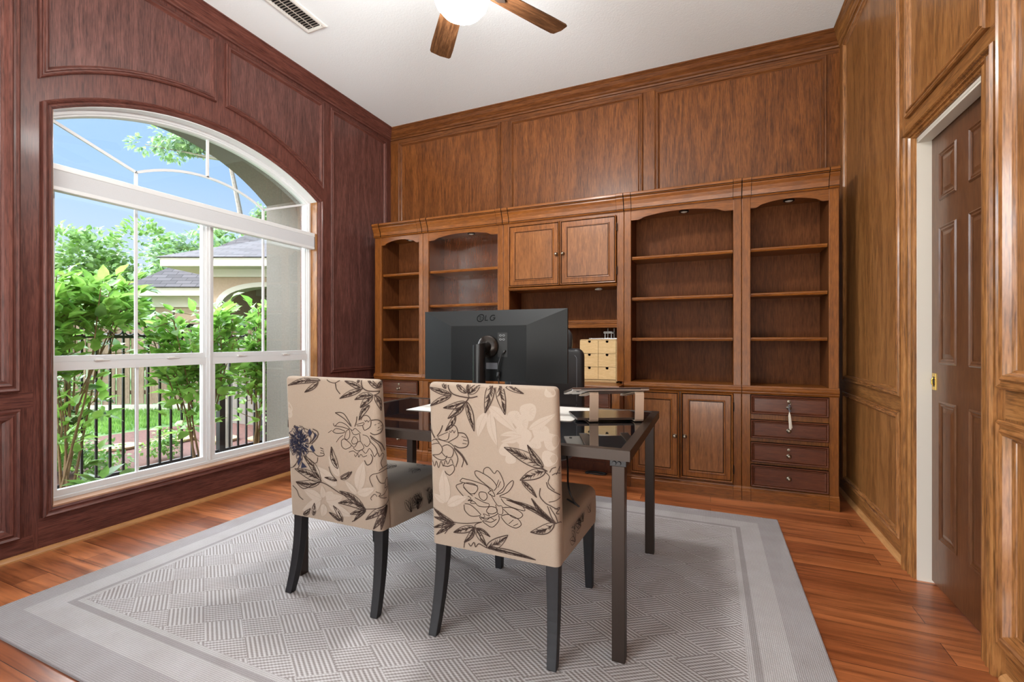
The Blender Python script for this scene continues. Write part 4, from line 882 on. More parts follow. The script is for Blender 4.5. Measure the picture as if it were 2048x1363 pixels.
for q, (px_, pz) in enumerate(((0.067, 1.128), (0.084, 1.128), (0.067, 1.108), (0.084, 1.108))):
    ribbon(b, [(px_ + 0.006 * math.cos(k * PI / 6), pz + 0.004 * math.sin(k * PI / 6)) for k in range(12)], 0.0018, lambda a, c_, h: tuple(MON @ Vector((a, -0.0526, c_))), closed=True)
b.build('port_icons', plain('icon_grey', (150, 152, 156), 0.5), mo)
b = MB(); b.box(-0.012, 0.05, -0.0518, -0.050, 0.958, 0.990); lb = T_(b).build('rating_label', M['pink'], mo)
b = MB(); pts = smooth_pts([(0.088, -0.055, 1.045), (0.078, -0.068, 1.030), (0.066, -0.075, 0.98), (0.062, -0.07, 0.93), (0.066, -0.068, 0.88), (0.07, -0.07, 0.80), (0.09, -0.05, DT + 0.006)])
b.tube(pts, 0.003, 8); b.tube([(0.0635, -0.071, 0.945), (0.0625, -0.07, 0.915)], 0.008, 10); b.tube([(0.094, -0.053, 1.052), (0.082, -0.064, 1.036)], 0.0055, 8)
T_(b).build('cable', M['black'], mo, smooth='all')

# ------------------------------------------------------------------ laptops and the bent-metal stand
AN = math.radians(26.5); LT = Matrix.Translation((-0.48, 2.045, 0)) @ Matrix.Rotation(AN, 4, 'Z')
ls = thing('laptop_stand', 'champagne metal laptop stand with two bent legs on the glass desk', 'laptop stand', (-0.48, 2.045, DT))
tl = math.radians(10)
for i, x in enumerate((0.0, 0.207)):
    l = MB(); pr = []
    P = [(0.20, DT + 0.001), (0.012, DT + 0.001), (0.004, DT + 0.004), (0.0, DT + 0.012), (-0.006, 0.860), (-0.002, 0.868), (0.006, 0.8715), (0.235, 0.8715 - 0.229 * math.tan(tl))]
    # thickness outward of the bend
    Q = [(0.20, DT + 0.006), (0.014, DT + 0.006), (0.008, DT + 0.008), (0.006, DT + 0.013), (0.0, 0.859), (0.002, 0.864), (0.008, 0.8665), (0.235, 0.8665 - 0.229 * math.tan(tl))]
    poly = P + Q[::-1]
    l.prism(poly, lambda a, c_, d: tuple(LT @ Vector((d, a, c_))), x - 0.02, x + 0.02)
    l.build('bent_leg', M['rose'], ls, bevel=0.0008)
    p = MB(); p.box(x - 0.016, x + 0.016, 0.226, 0.234, 0.826, 0.840); T_(p, LT).build('end_stop', M['wax'], ls, bevel=0.002)
lp = thing('laptop', 'closed laptop raised on the bent metal stand', 'laptop', tuple(LT @ Vector((0.076, 0.12, 0.87))))
LP = LT @ Matrix.Translation((0.0, -0.012, 0.8775)) @ Matrix.Rotation(-tl, 4, 'X')
b = MB(); b.box(-0.1, 0.25, 0, 0.235, 0.0, 0.008); T_(b, LP).build('base', M['steel'], lp, bevel=0.003)
b = MB(); b.box(-0.1, 0.25, 0, 0.235, 0.0085, 0.0155); T_(b, LP).build('lid', plain('reflection_brown_laptop_shell', (112, 92, 82), 0.35, metal=0.7), lp, bevel=0.003)  # grey shell; the brown of reflected wood is put into its colour
b = MB(); b.tube([(-0.06, 0.004, 0.008), (0.21, 0.004, 0.008)], 0.0045, 10); T_(b, LP).build('hinge', M['black'], lp)
b = MB()
for x in (-0.07, 0.22):
    for y in (0.025, 0.21): b.lathe([(0.008, 0.0), (0.007, -0.0018), (0.0, -0.002)], (x, y, 0.0), 10)
T_(b, LP).build('rubber_feet', M['black'], lp)
l2 = thing('laptop', 'grey closed laptop lying flat on the desk beneath the raised laptop', 'laptop', tuple(LT @ Vector((0.08, 0.13, DT + 0.006))))
b = MB(); b.box(-0.072, 0.236, 0.022, 0.236, DT + 0.0065, DT + 0.0115); T_(b, LT).build('base', M['grey_alu'], l2, bevel=0.0015)
b = MB(); b.box(-0.072, 0.236, 0.022, 0.236, DT + 0.012, DT + 0.0165); T_(b, LT).build('lid', M['grey_alu'], l2, bevel=0.0015)

# ------------------------------------------------------------------ floor cable
cb = MB(); pts = [(-0.87 + 0.085 * math.cos(q * PI / 12), 3.80 + 0.03 * math.sin(q * PI / 12) - 0.001 * q, 0.006 + 0.0012 * (q // 12)) for q in range(40)]
cb.tube(pts, 0.005, 8); tag(cb.build('power_cord', M['black'], smooth='all'), 'dark cord coiled on the wood floor beneath the hutch desk', 'cord')

# ------------------------------------------------------------------ slip-covered dining chairs
ART = json.loads(ART_JSON)
HW, ZTOP, ZBOT, YR = 0.250, 0.948, 0.342, -0.275
LEAN = -0.03 / 0.6
def half_depth(z): return 0.034 - 0.010 * (z - ZBOT) / 0.6
def yc(z): return YR + LEAN * (z - ZBOT) + half_depth(z)
CRN = 0.022
def rrect(cx, cy, hw, hd, r, z, n=6):
    out = []
    for sx, sy, a0 in ((1, -1, -PI / 2), (1, 1, 0), (-1, 1, PI / 2), (-1, -1, PI)):
        for k in range(n + 1):
            a = a0 + PI / 2 * k / n
            out.append((cx + sx * (hw - r) + r * math.cos(a), cy + sy * (hd - r) + r * math.sin(a), z))
    return out
def onBack(s, z, h):
    """arclength s along the rear face, wrapping round the corners on to the sides -> point"""
    hd = half_depth(z); y0 = yc(z) - hd; fl = HW - CRN; q = abs(s); sg = 1 if s >= 0 else -1
    top = max(0.0, z - (ZTOP - 0.016)); dy = 0.016 - math.sqrt(max(0.016 ** 2 - min(top, 0.0159) ** 2, 0)) if top > 0 else 0
    if q <= fl: return (sg * q, y0 - h + dy, z)
    a = (q - fl) / CRN
    if a < PI / 2: return (sg * (fl + (CRN + h) * math.sin(a)), y0 + CRN - (CRN + h) * math.cos(a) + dy, z)
    return (sg * (HW + h), y0 + CRN + (q - fl - CRN * PI / 2), z)
def clipz(z): return min(max(z, ZBOT + 0.004), ZTOP - 0.003)
SMAX = HW - CRN + CRN * PI / 2 + 0.024
def pr(mb, pts, w, m, h=0.0020, k=4):
    P = smooth_pts([(a, b) for a, b in pts], k) if len(pts) > 2 else [Vector(p) for p in pts]
    P = [p for p in P if abs(p.x) < SMAX and ZBOT + 0.004 < p.y < ZTOP - 0.003]
    if len(P) < 2: return
    ribbon(mb, P, w, lambda a, b, hh: onBack(max(-SMAX, min(SMAX, a)), clipz(b), h), m)
def leaf_lines(mb, b, t, w, rnd, m, fill=False, pale=None):
    B, T = Vector(b), Vector(t); d = T - B; L = d.length
    if L < 1e-4: return
    d.normalize(); n = Vector((-d.y, d.x)); bend = rnd.uniform(-0.08, 0.08) * L
    def ax(q): return B + d * L * q + n * bend * math.sin(PI * q)
    def hw(q): return 0.5 * w * (math.sin(PI * q ** 0.75) ** 0.9) if 0 < q < 1 else 0
    qs = [i / 12 for i in range(13)]
    l = [ax(q) + n * hw(q) for q in qs]; r = [ax(q) - n * hw(q) for q in qs]
    if fill:
        for i in range(12):
            P = [l[i], r[i], r[i + 1], l[i + 1]]
            if all(abs(p.x) < SMAX and ZBOT + .004 < p.y < ZTOP - .003 for p in P): mb.quad([onBack(p.x, p.y, pale) for p in P], m)
        pr(mb, [ax(q) for q in qs], 0.0012, 0, pale + 0.0004, 1)
        return
    pr(mb, l, 0.0036, m, k=1); pr(mb, r, 0.0024, m, k=1); pr(mb, [ax(q) for q in qs[:-2]], 0.0014, m, k=1)
    side = n if rnd.random() < 0.5 else -n
    N = int(12 + L * 210)
    for i in range(N):
        q = rnd.uniform(0.05, 0.86); sd = side if rnd.random() < 0.75 else -side
        a = ax(q); k = rnd.uniform(0.35, 0.95)
        e = ax(min(q + 0.10 + rnd.uniform(0, 0.05), 0.98)) + sd * hw(min(q + 0.08, 0.97)) * k
        pr(mb, [a, a.lerp(e, 0.5) + d * 0.002, e], lambda u: 0.0038 * (1 - 0.8 * u), m, k=2)
def print_cover(mb, A, seed):
    rnd = random.Random(seed)
    for ib, (x, z, r) in enumerate(A['B']):
        n = 18; c = (x / 1000, z / 1000); ph = rnd.uniform(0, 6)
        P = [Vector((c[0] + r / 1000 * (1 + 0.1 * math.sin(3 * 2 * PI * i / n + ph)) * math.cos(2 * PI * i / n), c[1] + r / 1000 * (1 + 0.1 * math.sin(3 * 2 * PI * i / n + ph)) * math.sin(2 * PI * i / n))) for i in range(n)]
        C = Vector(c)
        for i in range(n):
            T = [C, P[i], P[(i + 1) % n]]
            if all(abs(p.x) < SMAX and ZBOT + .004 < p.y < ZTOP - .003 for p in T): mb.quad([onBack(p.x, p.y, 0.0003 + 0.00006 * ib) for p in T], 2)
        for j in range(4):
            a = ph + j * 0.5; pr(mb, [C + (P[0] - C).length * 0.2 * Vector((math.cos(a), math.sin(a))), C + (P[0] - C).length * 0.85 * Vector((math.cos(a), math.sin(a)))], 0.0009, 0, 0.0006)
    for iw, (x0, z0, x1, z1, w) in enumerate(A['W']): leaf_lines(mb, (x0 / 1000, z0 / 1000), (x1 / 1000, z1 / 1000), w / 1000, rnd, 2, True, 0.0011 + 0.00005 * iw)
    for pts in A['F']:
        P = [Vector((a / 1000, b / 1000)) for a, b in pts]; mb.quad([onBack(p.x, p.y, 0.0018) for p in P], 3)
    for (px_, pz, R) in A.get('P', []):              # a peony drawn in navy: rings of petals with dark hatching at their roots
        C = Vector((px_ / 1000, pz / 1000)); R /= 1000
        for ring, (r0, r1, n) in enumerate(((.55, 1.0, 8), (.3, .72, 6), (.08, .42, 5))):
            for i in range(n):
                a = 2 * PI * i / n + ring * .5 + rnd.uniform(-.15, .15); wd = PI / n * 1.05
                f = lambda r, t: C + Vector((math.cos(t), math.sin(t) * 1.1)) * R * r
                k = rnd.uniform(.88, 1.1)
                pr(mb, [f(r0, a - wd * .45), f((r0 + r1) * .52, a - wd * .85), f(r1 * k, a - wd * .55), f(r1 * k * .94, a), f(r1 * k * 1.02, a + wd * .5), f((r0 + r1) * .5, a + wd * .85), f(r0, a + wd * .45)], .0024, 3)
                for _ in range(16):
                    t = a + rnd.uniform(-.8, .8) * wd; q0 = r0 + rnd.uniform(0, .08)
                    pr(mb, [f(q0, t), f(q0 + (r1 - r0) * rnd.uniform(.25, .75), t + rnd.uniform(-.06, .06))], .0026, 3)
    for w, pts in A['S']:
        pr(mb, [(a / 1000, b / 1000) for a, b in pts], w * 0.0015, 1)
    for x0, z0, x1, z1, w in A['L']: leaf_lines(mb, (x0 / 1000, z0 / 1000), (x1 / 1000, z1 / 1000), w / 1000, rnd, 1)

def seat_zb(y): return 0.335 - 0.035 * (y + 0.22) / 0.52
SY0, SY1, SZ = -0.225, 0.292, 0.462
def chair(name, label, cx, key, seed):
    t = thing(name, label, 'chair', (cx, 1.75, RZ), 'floral dining chairs')
    b = MB(); rings = []
    for i in range(25):
        z = ZBOT + (ZTOP - 0.016 - ZBOT) * i / 24
        rings.append(rrect(0, yc(z), HW, half_depth(z), min(CRN, half_depth(z) - 0.002), z))
    for k in range(1, 6):
        a = PI / 2 * k / 5; z = ZTOP - 0.016 + 0.016 * math.sin(a); q = 0.016 * (1 - math.cos(a)); hd = half_depth(z)
        rings.append(rrect(0, yc(z), HW - q, hd - q, max(CRN - q, 0.004), z))
    b.rings(rings, True, True, 0)
    nb = len(b.f)
    print_cover(b, ART[key], seed)
    z_ = RZ
    me = b.build('backrest', [M['linen'], M['ink'], M['pale'], M['inkblue']], t, local=True, smooth=True, angle=50)
    for v in me.data.vertices: v.co.z -= z_
    # seat with its skirt
    s = MB(); rings = []; cy = (SY0 + SY1) / 2; hd = (SY1 - SY0) / 2
    base = rrect(0, cy, HW - 0.004, hd, 0.03, 0)
    rings.append([(x, y, seat_zb(y)) for x, y, _ in base])
    for q in (0.25, 0.5, 0.75, 1.0):
        rings.append([(x * (1 + 0.008 * math.sin(PI * q)), y + 0.004 * math.sin(PI * q), seat_zb(y) + (SZ - 0.034 - seat_zb(y)) * q) for x, y, _ in base])
    for k in range(1, 7):
        a = PI / 2 * k / 6; q = 0.034 * (1 - math.cos(a)); rr_ = rrect(0, cy, HW - 0.004 - q, hd - q, max(0.03 - q * 0.3, 0.01), 0)
        rings.append([(x, y, SZ - 0.034 + 0.034 * math.sin(a)) for x, y, _ in rr_])
    cx_ = rrect(0, cy, (HW - 0.04) * 0.5, hd * 0.5, 0.03, 0)
    rings.append([(x, y, SZ + 0.006) for x, y, _ in cx_])
    s.rings(rings, True, True, 0)
    # printed lines on the seat top and sides
    rnd = random.Random(seed + 5)
    def ribseat(pts, w, top, m=1):
        P = smooth_pts(pts, 4)
        if top:
            P = [p for p in P if abs(p.x) < HW - 0.045 and SY0 + 0.06 < p.y < SY1 - 0.05]
            if len(P) > 1: ribbon(s, P, w, lambda a, c, h: (a, c, SZ + 0.0068), m)
        else:
            P = [p for p in P if SY0 + 0.04 < p.x < SY1 - 0.035 and 0.34 < p.y < SZ - 0.036]
            if len(P) > 1: ribbon(s, P, w, lambda a, c, h: (HW - 0.0005 + 0.0018, a, c), m)
    for i in range(8):
        x, y = rnd.uniform(-.2, .2), rnd.uniform(-.15, .24); a = rnd.uniform(0, 6.28)
        for k in range(4):
            aa = a + k * 0.5; L = rnd.uniform(.05, .10)
            dx, dy = math.cos(aa), math.sin(aa); nx, ny = -dy, dx
            for sg in (1, -1): ribseat([(x, y), (x + dx * L * .5 + nx * .018 * sg, y + dy * L * .5 + ny * .018 * sg), (x + dx * L, y + dy * L)], 0.002, True)
            ribseat([(x, y), (x + dx * L * .4, y + dy * L * .4), (x + dx * L * .8, y + dy * L * .8)], 0.003, True)
    for i in range(9):
        y, z = rnd.uniform(-.12, .26), rnd.uniform(.345, .42); a = rnd.uniform(0.6, 2.4)
        for k in range(3):
            aa = a + k * 0.45; L = rnd.uniform(.05, .10); dx, dz = math.cos(aa), math.sin(aa)
            for sg in (1, -1): ribseat([(y, z), (y + dx * L * .5 - dz * .015 * sg, z + dz * L * .5 + dx * .015 * sg), (y + dx * L, z + dz * L)], 0.002, False)
            ribseat([(y, z), (y + dx * L * .4, z + dz * L * .4), (y + dx * L * .8, z + dz * L * .8)], 0.003, False)
    so = s.build('seat', [M['linen'], M['ink'], M['pale']], t, local=True, smooth=True, angle=50)
    for v in so.data.vertices: v.co.z -= z_
    for sx in (-1, 1):
        l = MB(); R = []
        for i in range(11):
            q = i / 10; z = 0.36 * (1 - q); y = -0.240 - 0.050 * q ** 2.2; x = sx * (0.219 + 0.012 * q ** 1.5); w = 0.024 - 0.007 * q; d = 0.021 - 0.006 * q
            R.append([(x - w, y - d, z), (x + w, y - d, z), (x + w, y + d, z), (x - w, y + d, z)])
        l.rings(R, True, True); l.build('leg', M['blackwood'], t, local=True, bevel=0.003)
        l = MB(); R = []
        for q in (0, 1):
            z = 0.35 * (1 - q); w = 0.024 - 0.008 * q; x = sx * (0.216 + 0.004 * q); y = 0.258 + 0.006 * q
            R.append([(x - w, y - w, z), (x + w, y - w, z), (x + w, y + w, z), (x - w, y + w, z)])
        l.rings(R, True, True); l.build('leg', M['blackwood'], t, local=True, bevel=0.003)
    return t
chair('dining_chair', 'left floral slipcovered dining chair, the one nearer the arched window', -1.447, 'left', 11)
chair('dining_chair', 'right floral slipcovered dining chair, the one nearer the door wall', -0.713, 'right', 23)

# ------------------------------------------------------------------ office chair behind the desk
OC = Matrix.Translation((-1.00, 2.86, 0)) @ Matrix.Rotation(math.radians(6), 4, 'Z')
oc = thing('office_chair', 'black swivel office chair behind the desk, mostly hidden by the monitor', 'office chair', (-1.00, 2.86, 0))
LEA = plain('black_chair_leather', (30, 30, 33), 0.42, noise=0.1, scale=200); MESH = plain('dark_chair_mesh', (44, 48, 56), 0.75, noise=0.25, scale=500)
def rr2(w, h, r, n=6):
    out = []
    for sx, sy, a0 in ((1, -1, -PI / 2), (1, 1, 0), (-1, 1, PI / 2), (-1, -1, PI)):
        for k in range(n + 1):
            a = a0 + PI / 2 * k / n; out.append((sx * (w - r) + r * math.cos(a), sy * (h - r) + r * math.sin(a)))
    return out
def pad(name, w, h, r, cz, y0, th, curve, mt, ex=0.012):
    mb = MB(); L = [(-ex, 0.0), (0.0, th * 0.25), (0.0, th * 0.75), (-ex, th)]; R = []
    for e, d in L:
        R.append([tuple(OC @ Vector((a, y0 + d - curve * (a / w) ** 2, cz + c_))) for a, c_ in rr2(w + e, h + e, r)])
    mb.rings(R, True, True); return mb.build(name, mt, oc, smooth=True, angle=50)
bo = pad('backrest', 0.262, 0.205, 0.05, 0.848, -0.02, 0.07, 0.03, LEA)
mp = MB(); mp.rings([[tuple(OC @ Vector((a, -0.0225 - 0.03 * (a / 0.262) ** 2 + e, 0.845 + c_))) for a, c_ in rr2(0.215, 0.165, 0.03)] for e in (0.002, -0.001)], True, True); mo_ = mp.build('mesh_panel', MESH, bo)
sti = MB(); sti.tube([tuple(OC @ Vector((a, -0.0245 - 0.03 * (a / 0.262) ** 2, 0.845 + c_))) for a, c_ in rr2(0.22, 0.17, 0.032)], 0.0014, 5, loop=True); sti.build('stitching', M['pink'], bo)
pad('headrest', 0.185, 0.085, 0.06, 1.10, 0.0, 0.055, 0.03, LEA)
q = MB(); q.box(-0.03, 0.03, 0.02, 0.04, 1.0, 1.12); T_(q, OC).build('headrest_post', M['black'], oc)
q = MB(); q.rings([[tuple(OC @ Vector((a, c_ - 0.22, z))) for a, c_ in rr2(w, d_, 0.08)] for z, w, d_ in ((0.43, 0.22, 0.21), (0.45, 0.25, 0.235), (0.49, 0.255, 0.24), (0.515, 0.24, 0.225), (0.52, 0.2, 0.19))], True, True); q.build('seat', LEA, oc, smooth=True)
q = MB(); q.tube([tuple(OC @ Vector(p)) for p in ((0, -0.15, 0.42), (0, 0.03, 0.40), (0, 0.06, 0.5), (0, 0.055, 0.72))], 0.022, 10); q.build('back_bracket', M['black'], oc, smooth=True)
q = MB(); q.lathe([(0.0, 0.10), (0.03, 0.10), (0.03, 0.25), (0.022, 0.25), (0.022, 0.43), (0.0, 0.43)], tuple(OC @ Vector((0, -0.20, 0))), 16); q.build('gas_lift', M['black'], oc, smooth=True)
for k in range(5):
    a = math.radians(90 + 72 * k); c_, s_ = math.cos(a), math.sin(a)
    st = MB(); st.tube([tuple(OC @ Vector(p)) for p in ((0.02 * c_, -0.20 + 0.02 * s_, 0.12), (0.15 * c_, -0.20 + 0.15 * s_, 0.105), (0.27 * c_, -0.20 + 0.27 * s_, 0.085))], [0.026, 0.022, 0.016], 8); so = st.build('base_arm', M['black'], oc, smooth=True)
    w = MB(); P = OC @ Vector((0.27 * c_, -0.20 + 0.27 * s_, 0.026 + RZ)); w.lathe([(0.0, -0.02), (0.022, -0.02), (0.026, -0.014), (0.026, 0.014), (0.022, 0.02), (0.0, 0.02)], tuple(P), 14, 'X'); w.tube([tuple(P), (P.x, P.y, 0.09)], 0.006, 6); w.build('castor', M['black'], so)
# black cable looping down beside the right chair
cb = MB(); cb.tube(smooth_pts([(-0.60, 1.98, 0.690), (-0.525, 1.78, 0.62), (-0.475, 1.62, 0.575), (-0.452, 1.60, 0.535), (-0.445, 1.64, 0.500), (-0.46, 1.70, 0.478), (-0.52, 1.76, 0.475)], 6), 0.0035, 8)
tag(cb.build('cable', M['black'], smooth='all'), 'thin black cable drooping from under the desk on to the right chair seat', 'cable')

# ------------------------------------------------------------------ outside the window
GZ0 = -0.30
gm = MB(); gm.box(-60, XL - 0.2, -12, 60, GZ0 - 0.3, GZ0 - 0.02); struct(gm.build('ground', M['lawn']))
rnd = random.Random(5)
# our own house wall outside: deep stucco arch round the window
sw = MB(); wall_with_arch(sw, onL, -0.20, -0.70, -3.0, 6.0, GZ0, 3.75, 0.948, GZ0, 2.386, 2.74, 0)
struct(sw.build('wall_outside', M['stucco']))
gd = MB(); gd.box(-5.35, -3.9, 1.0, 4.6, GZ0 - 0.02, GZ0)
# mulch bed and path
bed = MB(); bed.prism([(-3.91, 0.0), (-3.91, 6.5), (-7.2, 6.5), (-7.6, 5.6), (-8.2, 4.6), (-8.3, 3.0), (-7.8, 0.0)], lambda a, b, d: (a, b, d), GZ0 - 0.05, GZ0 - 0.002)
mo1 = bed.build('mulch_bed', M['mulch']); mo1['kind'] = 'stuff'; tag(mo1, 'reddish brown mulch bed covering the ground below the window', 'mulch')
for i, (x, y, r) in enumerate(((-7.05, 2.45, .22), (-7.05, 3.0, .22), (-7.08, 3.52, .22), (-6.9, 4.06, .24), (-6.35, 4.35, .24), (-5.85, 4.7, .24))):
    ps = MB(); n = 11; ps.prism([(x + r * (1 + .12 * rnd.uniform(-1, 1)) * math.cos(2 * PI * k / n), y + r * (1.0 + .12 * rnd.uniform(-1, 1)) * math.sin(2 * PI * k / n)) for k in range(n)], lambda a, b, d: (a, b, d), GZ0, GZ0 + 0.035)
    tag(ps.build('stepping_stone', M['path'], bevel=0.01), 'tan flagstone in the garden path behind the iron fence', 'stepping stone', 'flagstones of the garden path')
# grass blades on the far lawn
gr = MB(); q_ = Vector((5.6, 3.25)).normalized(); fn_ = (-q_.y, q_.x)
for i in range(9000):
    q, s_ = rnd.random(), rnd.random(); x = -10.8 + 3.4 * q; y = 3.2 + 4.0 * s_
    if x > -8.45 or abs((x + 13.2) * fn_[0] + (y - 4.2) * fn_[1]) < .2 or (x + 13.2) * fn_[0] + (y - 4.2) * fn_[1] > 0: continue
    h = rnd.uniform(.04, .09); a = rnd.uniform(0, 6.28); w = .012
    gr.quad([(x - w * math.cos(a), y - w * math.sin(a), GZ0 - .02), (x + w * math.cos(a), y + w * math.sin(a), GZ0 - .02), (x + rnd.uniform(-.03, .03), y + rnd.uniform(-.03, .03), GZ0 + h)])
go = gr.build('lawn_grass', M['leafB']); go['kind'] = 'stuff'; tag(go, 'short bright green lawn grass in front of the board fence', 'grass')
# wrought-iron fence along x = -5.4
FX = -5.40
fe = thing('iron_fence', 'black wrought iron garden fence with a row of rings under the top rail', 'iron fence', (FX, 3.2, GZ0))
for nm, z, hh in (('top_rail', 1.275, .018), ('ring_rail', 1.142, .014), ('bottom_rail', -0.215, .018)):
    q = MB(); q.box(FX - .014, FX + .014, 1.45, 4.30, z - hh, z + hh); q.build(nm, M['iron'], fe)
y = 1.59
while y < 4.25:
    q = MB(); q.box(FX - .009, FX + .009, y - .009, y + .009, -0.26, 1.27); q.build('picket', M['iron'], fe)
    q = MB(); q.tube([(FX, y + .0555 + .050 * math.cos(k * PI / 10), 1.208 + .050 * math.sin(k * PI / 10)) for k in range(20)], .008, 6, loop=True); q.build('ring', M['iron'], fe)
    y += .111
for y in (1.50, 3.70, 4.27):
    q = MB(); q.box(FX - .035, FX + .035, y - .035, y + .035, GZ0 - .001, 1.36); q.rings([[(FX - .045, y - .045, 1.36), (FX + .045, y - .045, 1.36), (FX + .045, y + .045, 1.36), (FX - .045, y + .045, 1.36)], [(FX - .005, y - .005, 1.40), (FX + .005, y - .005, 1.40), (FX + .005, y + .005, 1.40), (FX - .005, y + .005, 1.40)]], True, True); q.build('post', M['iron'], fe)
cu = MB(); cu.box(-5.56, -5.46, 0.5, 4.5, GZ0 - .05, GZ0 + .05); struct(cu.build('trim_kerb', M['concrete']))
# weathered board fence across the back of the lawn
fa, fb = Vector((-13.2, 4.2, 0)), Vector((-7.6, 7.45, 0)); fd = (fb - fa); FL = fd.length; fd.normalize()
wf = thing('board_fence', 'weathered wooden board fence behind the lawn', 'wooden fence', tuple((fa + fb) / 2 + Vector((0, 0, GZ0))))
rotf = Matrix.Translation(fa) @ Matrix.Rotation(math.atan2(fd.y, fd.x), 4, 'Z')
k = 0; x = 0.0
while x < FL:
    h = 1.53 + rnd.uniform(-.02, .02); q = MB(); q.prism([(x, GZ0 + (.12 if k % 2 else .05)), (x + .118, GZ0 + (.12 if k % 2 else .05)), (x + .118, h - .03), (x + .095, h), (x + .023, h), (x, h - .03)], lambda a, b, d: tuple(rotf @ Vector((a, d, b))), 0.0 if k % 2 else .024, .018 if k % 2 else .042)
    q.build('board', M['picket'], wf); x += .135; k += 1
for z in (0.05, 1.25):
    q = MB(); q.box(0, FL, .045, .09, z - .04, z + .04); T_(q, rotf).build('rail', M['picket'], wf)
q = MB(); q.box(0, FL, -.02, .03, GZ0, GZ0 + .10); T_(q, rotf).build('gravel_board', M['concrete'], wf)

# neighbouring house; r runs to the right across the view, d away from it
CR_, SR_ = math.cos(TH), math.sin(TH)
def hp(r, d, z): return (r * CR_ - d * SR_, r * SR_ + d * CR_, z)
nh = thing('neighbour_house', 'cream stucco house with grey shingle roofs and a white-trimmed arch beyond the fence', 'house', hp(-7.5, 12, GZ0))
def hbox(mb, r0, r1, d0, d1, z0, z1, m=0):
    P = [hp(r, d, z) for z in (z0, z1) for d in (d0, d1) for r in (r0, r1)]; b = len(mb.v); mb.v += P
    for q in ((0, 2, 3, 1), (4, 5, 7, 6), (0, 1, 5, 4), (2, 6, 7, 3), (0, 4, 6, 2), (1, 3, 7, 5)): mb.f.append(tuple(b + i for i in q)); mb.mi.append(m)
def roof(name, r0, r1, d0, d1, ze, zr, hip):
    rm0, rm1, dm_ = r0 + hip, r1 - hip, (d0 + d1) / 2
    me = bpy.data.meshes.new(name); V = [hp(r0, d0, ze), hp(r1, d0, ze), hp(r1, d1, ze), hp(r0, d1, ze), hp(rm0, dm_, zr), hp(rm1, dm_, zr)]
    F = [(0, 1, 5, 4), (1, 2, 5), (2, 3, 4, 5), (3, 0, 4)]
    off = Vector(nh.location); me.from_pydata([tuple(Vector(v) - off) for v in V], [], F)
    uv = me.uv_layers.new(name='UVMap'); sl = math.hypot((d1 - d0) / 2, zr - ze); sh = math.hypot(hip, zr - ze)
    U = [[(r0, 0), (r1, 0), (rm1, sl), (rm0, sl)], [(d0, 0), (d1, 0), (dm_, sh)], [(r1, 0), (r0, 0), (rm0, sl), (rm1, sl)], [(d1, 0), (d0, 0), (dm_, sh)]]
    for p, us in zip(me.polygons, U):
        for li, c_ in zip(p.loop_indices, us): uv.data[li].uv = c_
    me.materials.append(M['shingle']); o = bpy.data.objects.new(name, me); COL.objects.link(o); o.parent = nh; return o
q = MB(); hbox(q, -10.05, -5.0, 13.0, 18.0, GZ0, 2.30); q.build('low_wing_wall', M['wallcream'], nh)
q = MB(); hbox(q, -10.5, -5.0, 12.6, 12.66, 2.36, 2.56); hbox(q, -10.5, -10.44, 12.6, 18.4, 2.36, 2.56); hbox(q, -10.5, -5.0, 12.6, 18.4, 2.34, 2.36); hbox(q, -10.1, -5.0, 12.94, 13.0, 2.05, 2.34); q.build('low_wing_eaves', M['trimwhite'], nh)
q = MB(); hbox(q, -9.55, -9.52, 12.97, 13.0, GZ0, 2.0); q.build('corner_board', M['stucco'], nh)
roof('low_wing_roof', -10.58, -4.0, 12.52, 18.5, 2.57, 5.2, 2.9)
# arched porch block
AC, AH, AZ, AS = -5.85, 1.22, 2.50, 1.75
q = MB(); n = 22
def aprof(hw_, zs, za): return [(AC + hw_ * math.cos(PI * (1 - i / n)), zs + (za - zs) * (math.sin(PI * i / n) ** 0.62)) for i in range(n + 1)]
fnH = lambda a, b, d: hp(a, d, b)
A_ = aprof(AH, AS, AZ)
for d0, d1 in ((11.0, 11.3),):
    q.prism(rect(-7.25, AC - AH, GZ0, 2.95), fnH, d0, d1); q.prism(rect(AC + AH, -3.0, GZ0, 2.95), fnH, d0, d1)
    for i in range(n): q.prism([A_[i], A_[i + 1], (A_[i + 1][0], 2.95), (A_[i][0], 2.95)], fnH, d0, d1)
hbox(q, -7.25, -7.0, 11.3, 14.5, GZ0, 2.95)
q.build('porch_wall', M['wallcream'], nh)
q = MB(); O_ = aprof(AH, AS, AZ); I_ = aprof(AH - 0.13, AS, AZ - 0.11)
for i in range(n): q.prism([O_[i], O_[i + 1], I_[i + 1], I_[i]], fnH, 10.96, 11.32)
q.prism(rect(AC - AH, AC - AH + .13, GZ0, AS), fnH, 10.96, 11.32); q.build('arch_trim', M['trimwhite'], nh)
q = MB(); hbox(q, -7.0, -3.0, 14.4, 14.5, GZ0, 2.95); q.build('porch_back_wall', plain('dark_porch_wall', (96, 92, 92), 0.8), nh)
q = MB(); A2 = aprof(0.75, 1.3, 2.1); B2 = [(a - 0.0, b) for a, b in A2]
for i in range(n): q.prism([A2[i], A2[i + 1], (A2[i + 1][0], 2.9), (A2[i][0], 2.9)], fnH, 13.0, 13.2)
q.prism(rect(-7.0, AC - .75, GZ0, 2.9), fnH, 13.0, 13.2); q.build('inner_arch', M['wallcream'], nh)
q = MB(); hbox(q, -7.98, -3.0, 10.45, 10.5, 2.82, 2.99); hbox(q, -7.98, -7.93, 10.45, 15, 2.82, 2.99); hbox(q, -7.98, -3.0, 10.45, 15.0, 2.80, 2.82); hbox(q, -7.3, -3.0, 10.93, 11.0, 2.62, 2.80); q.build('porch_eaves', M['trimwhite'], nh)
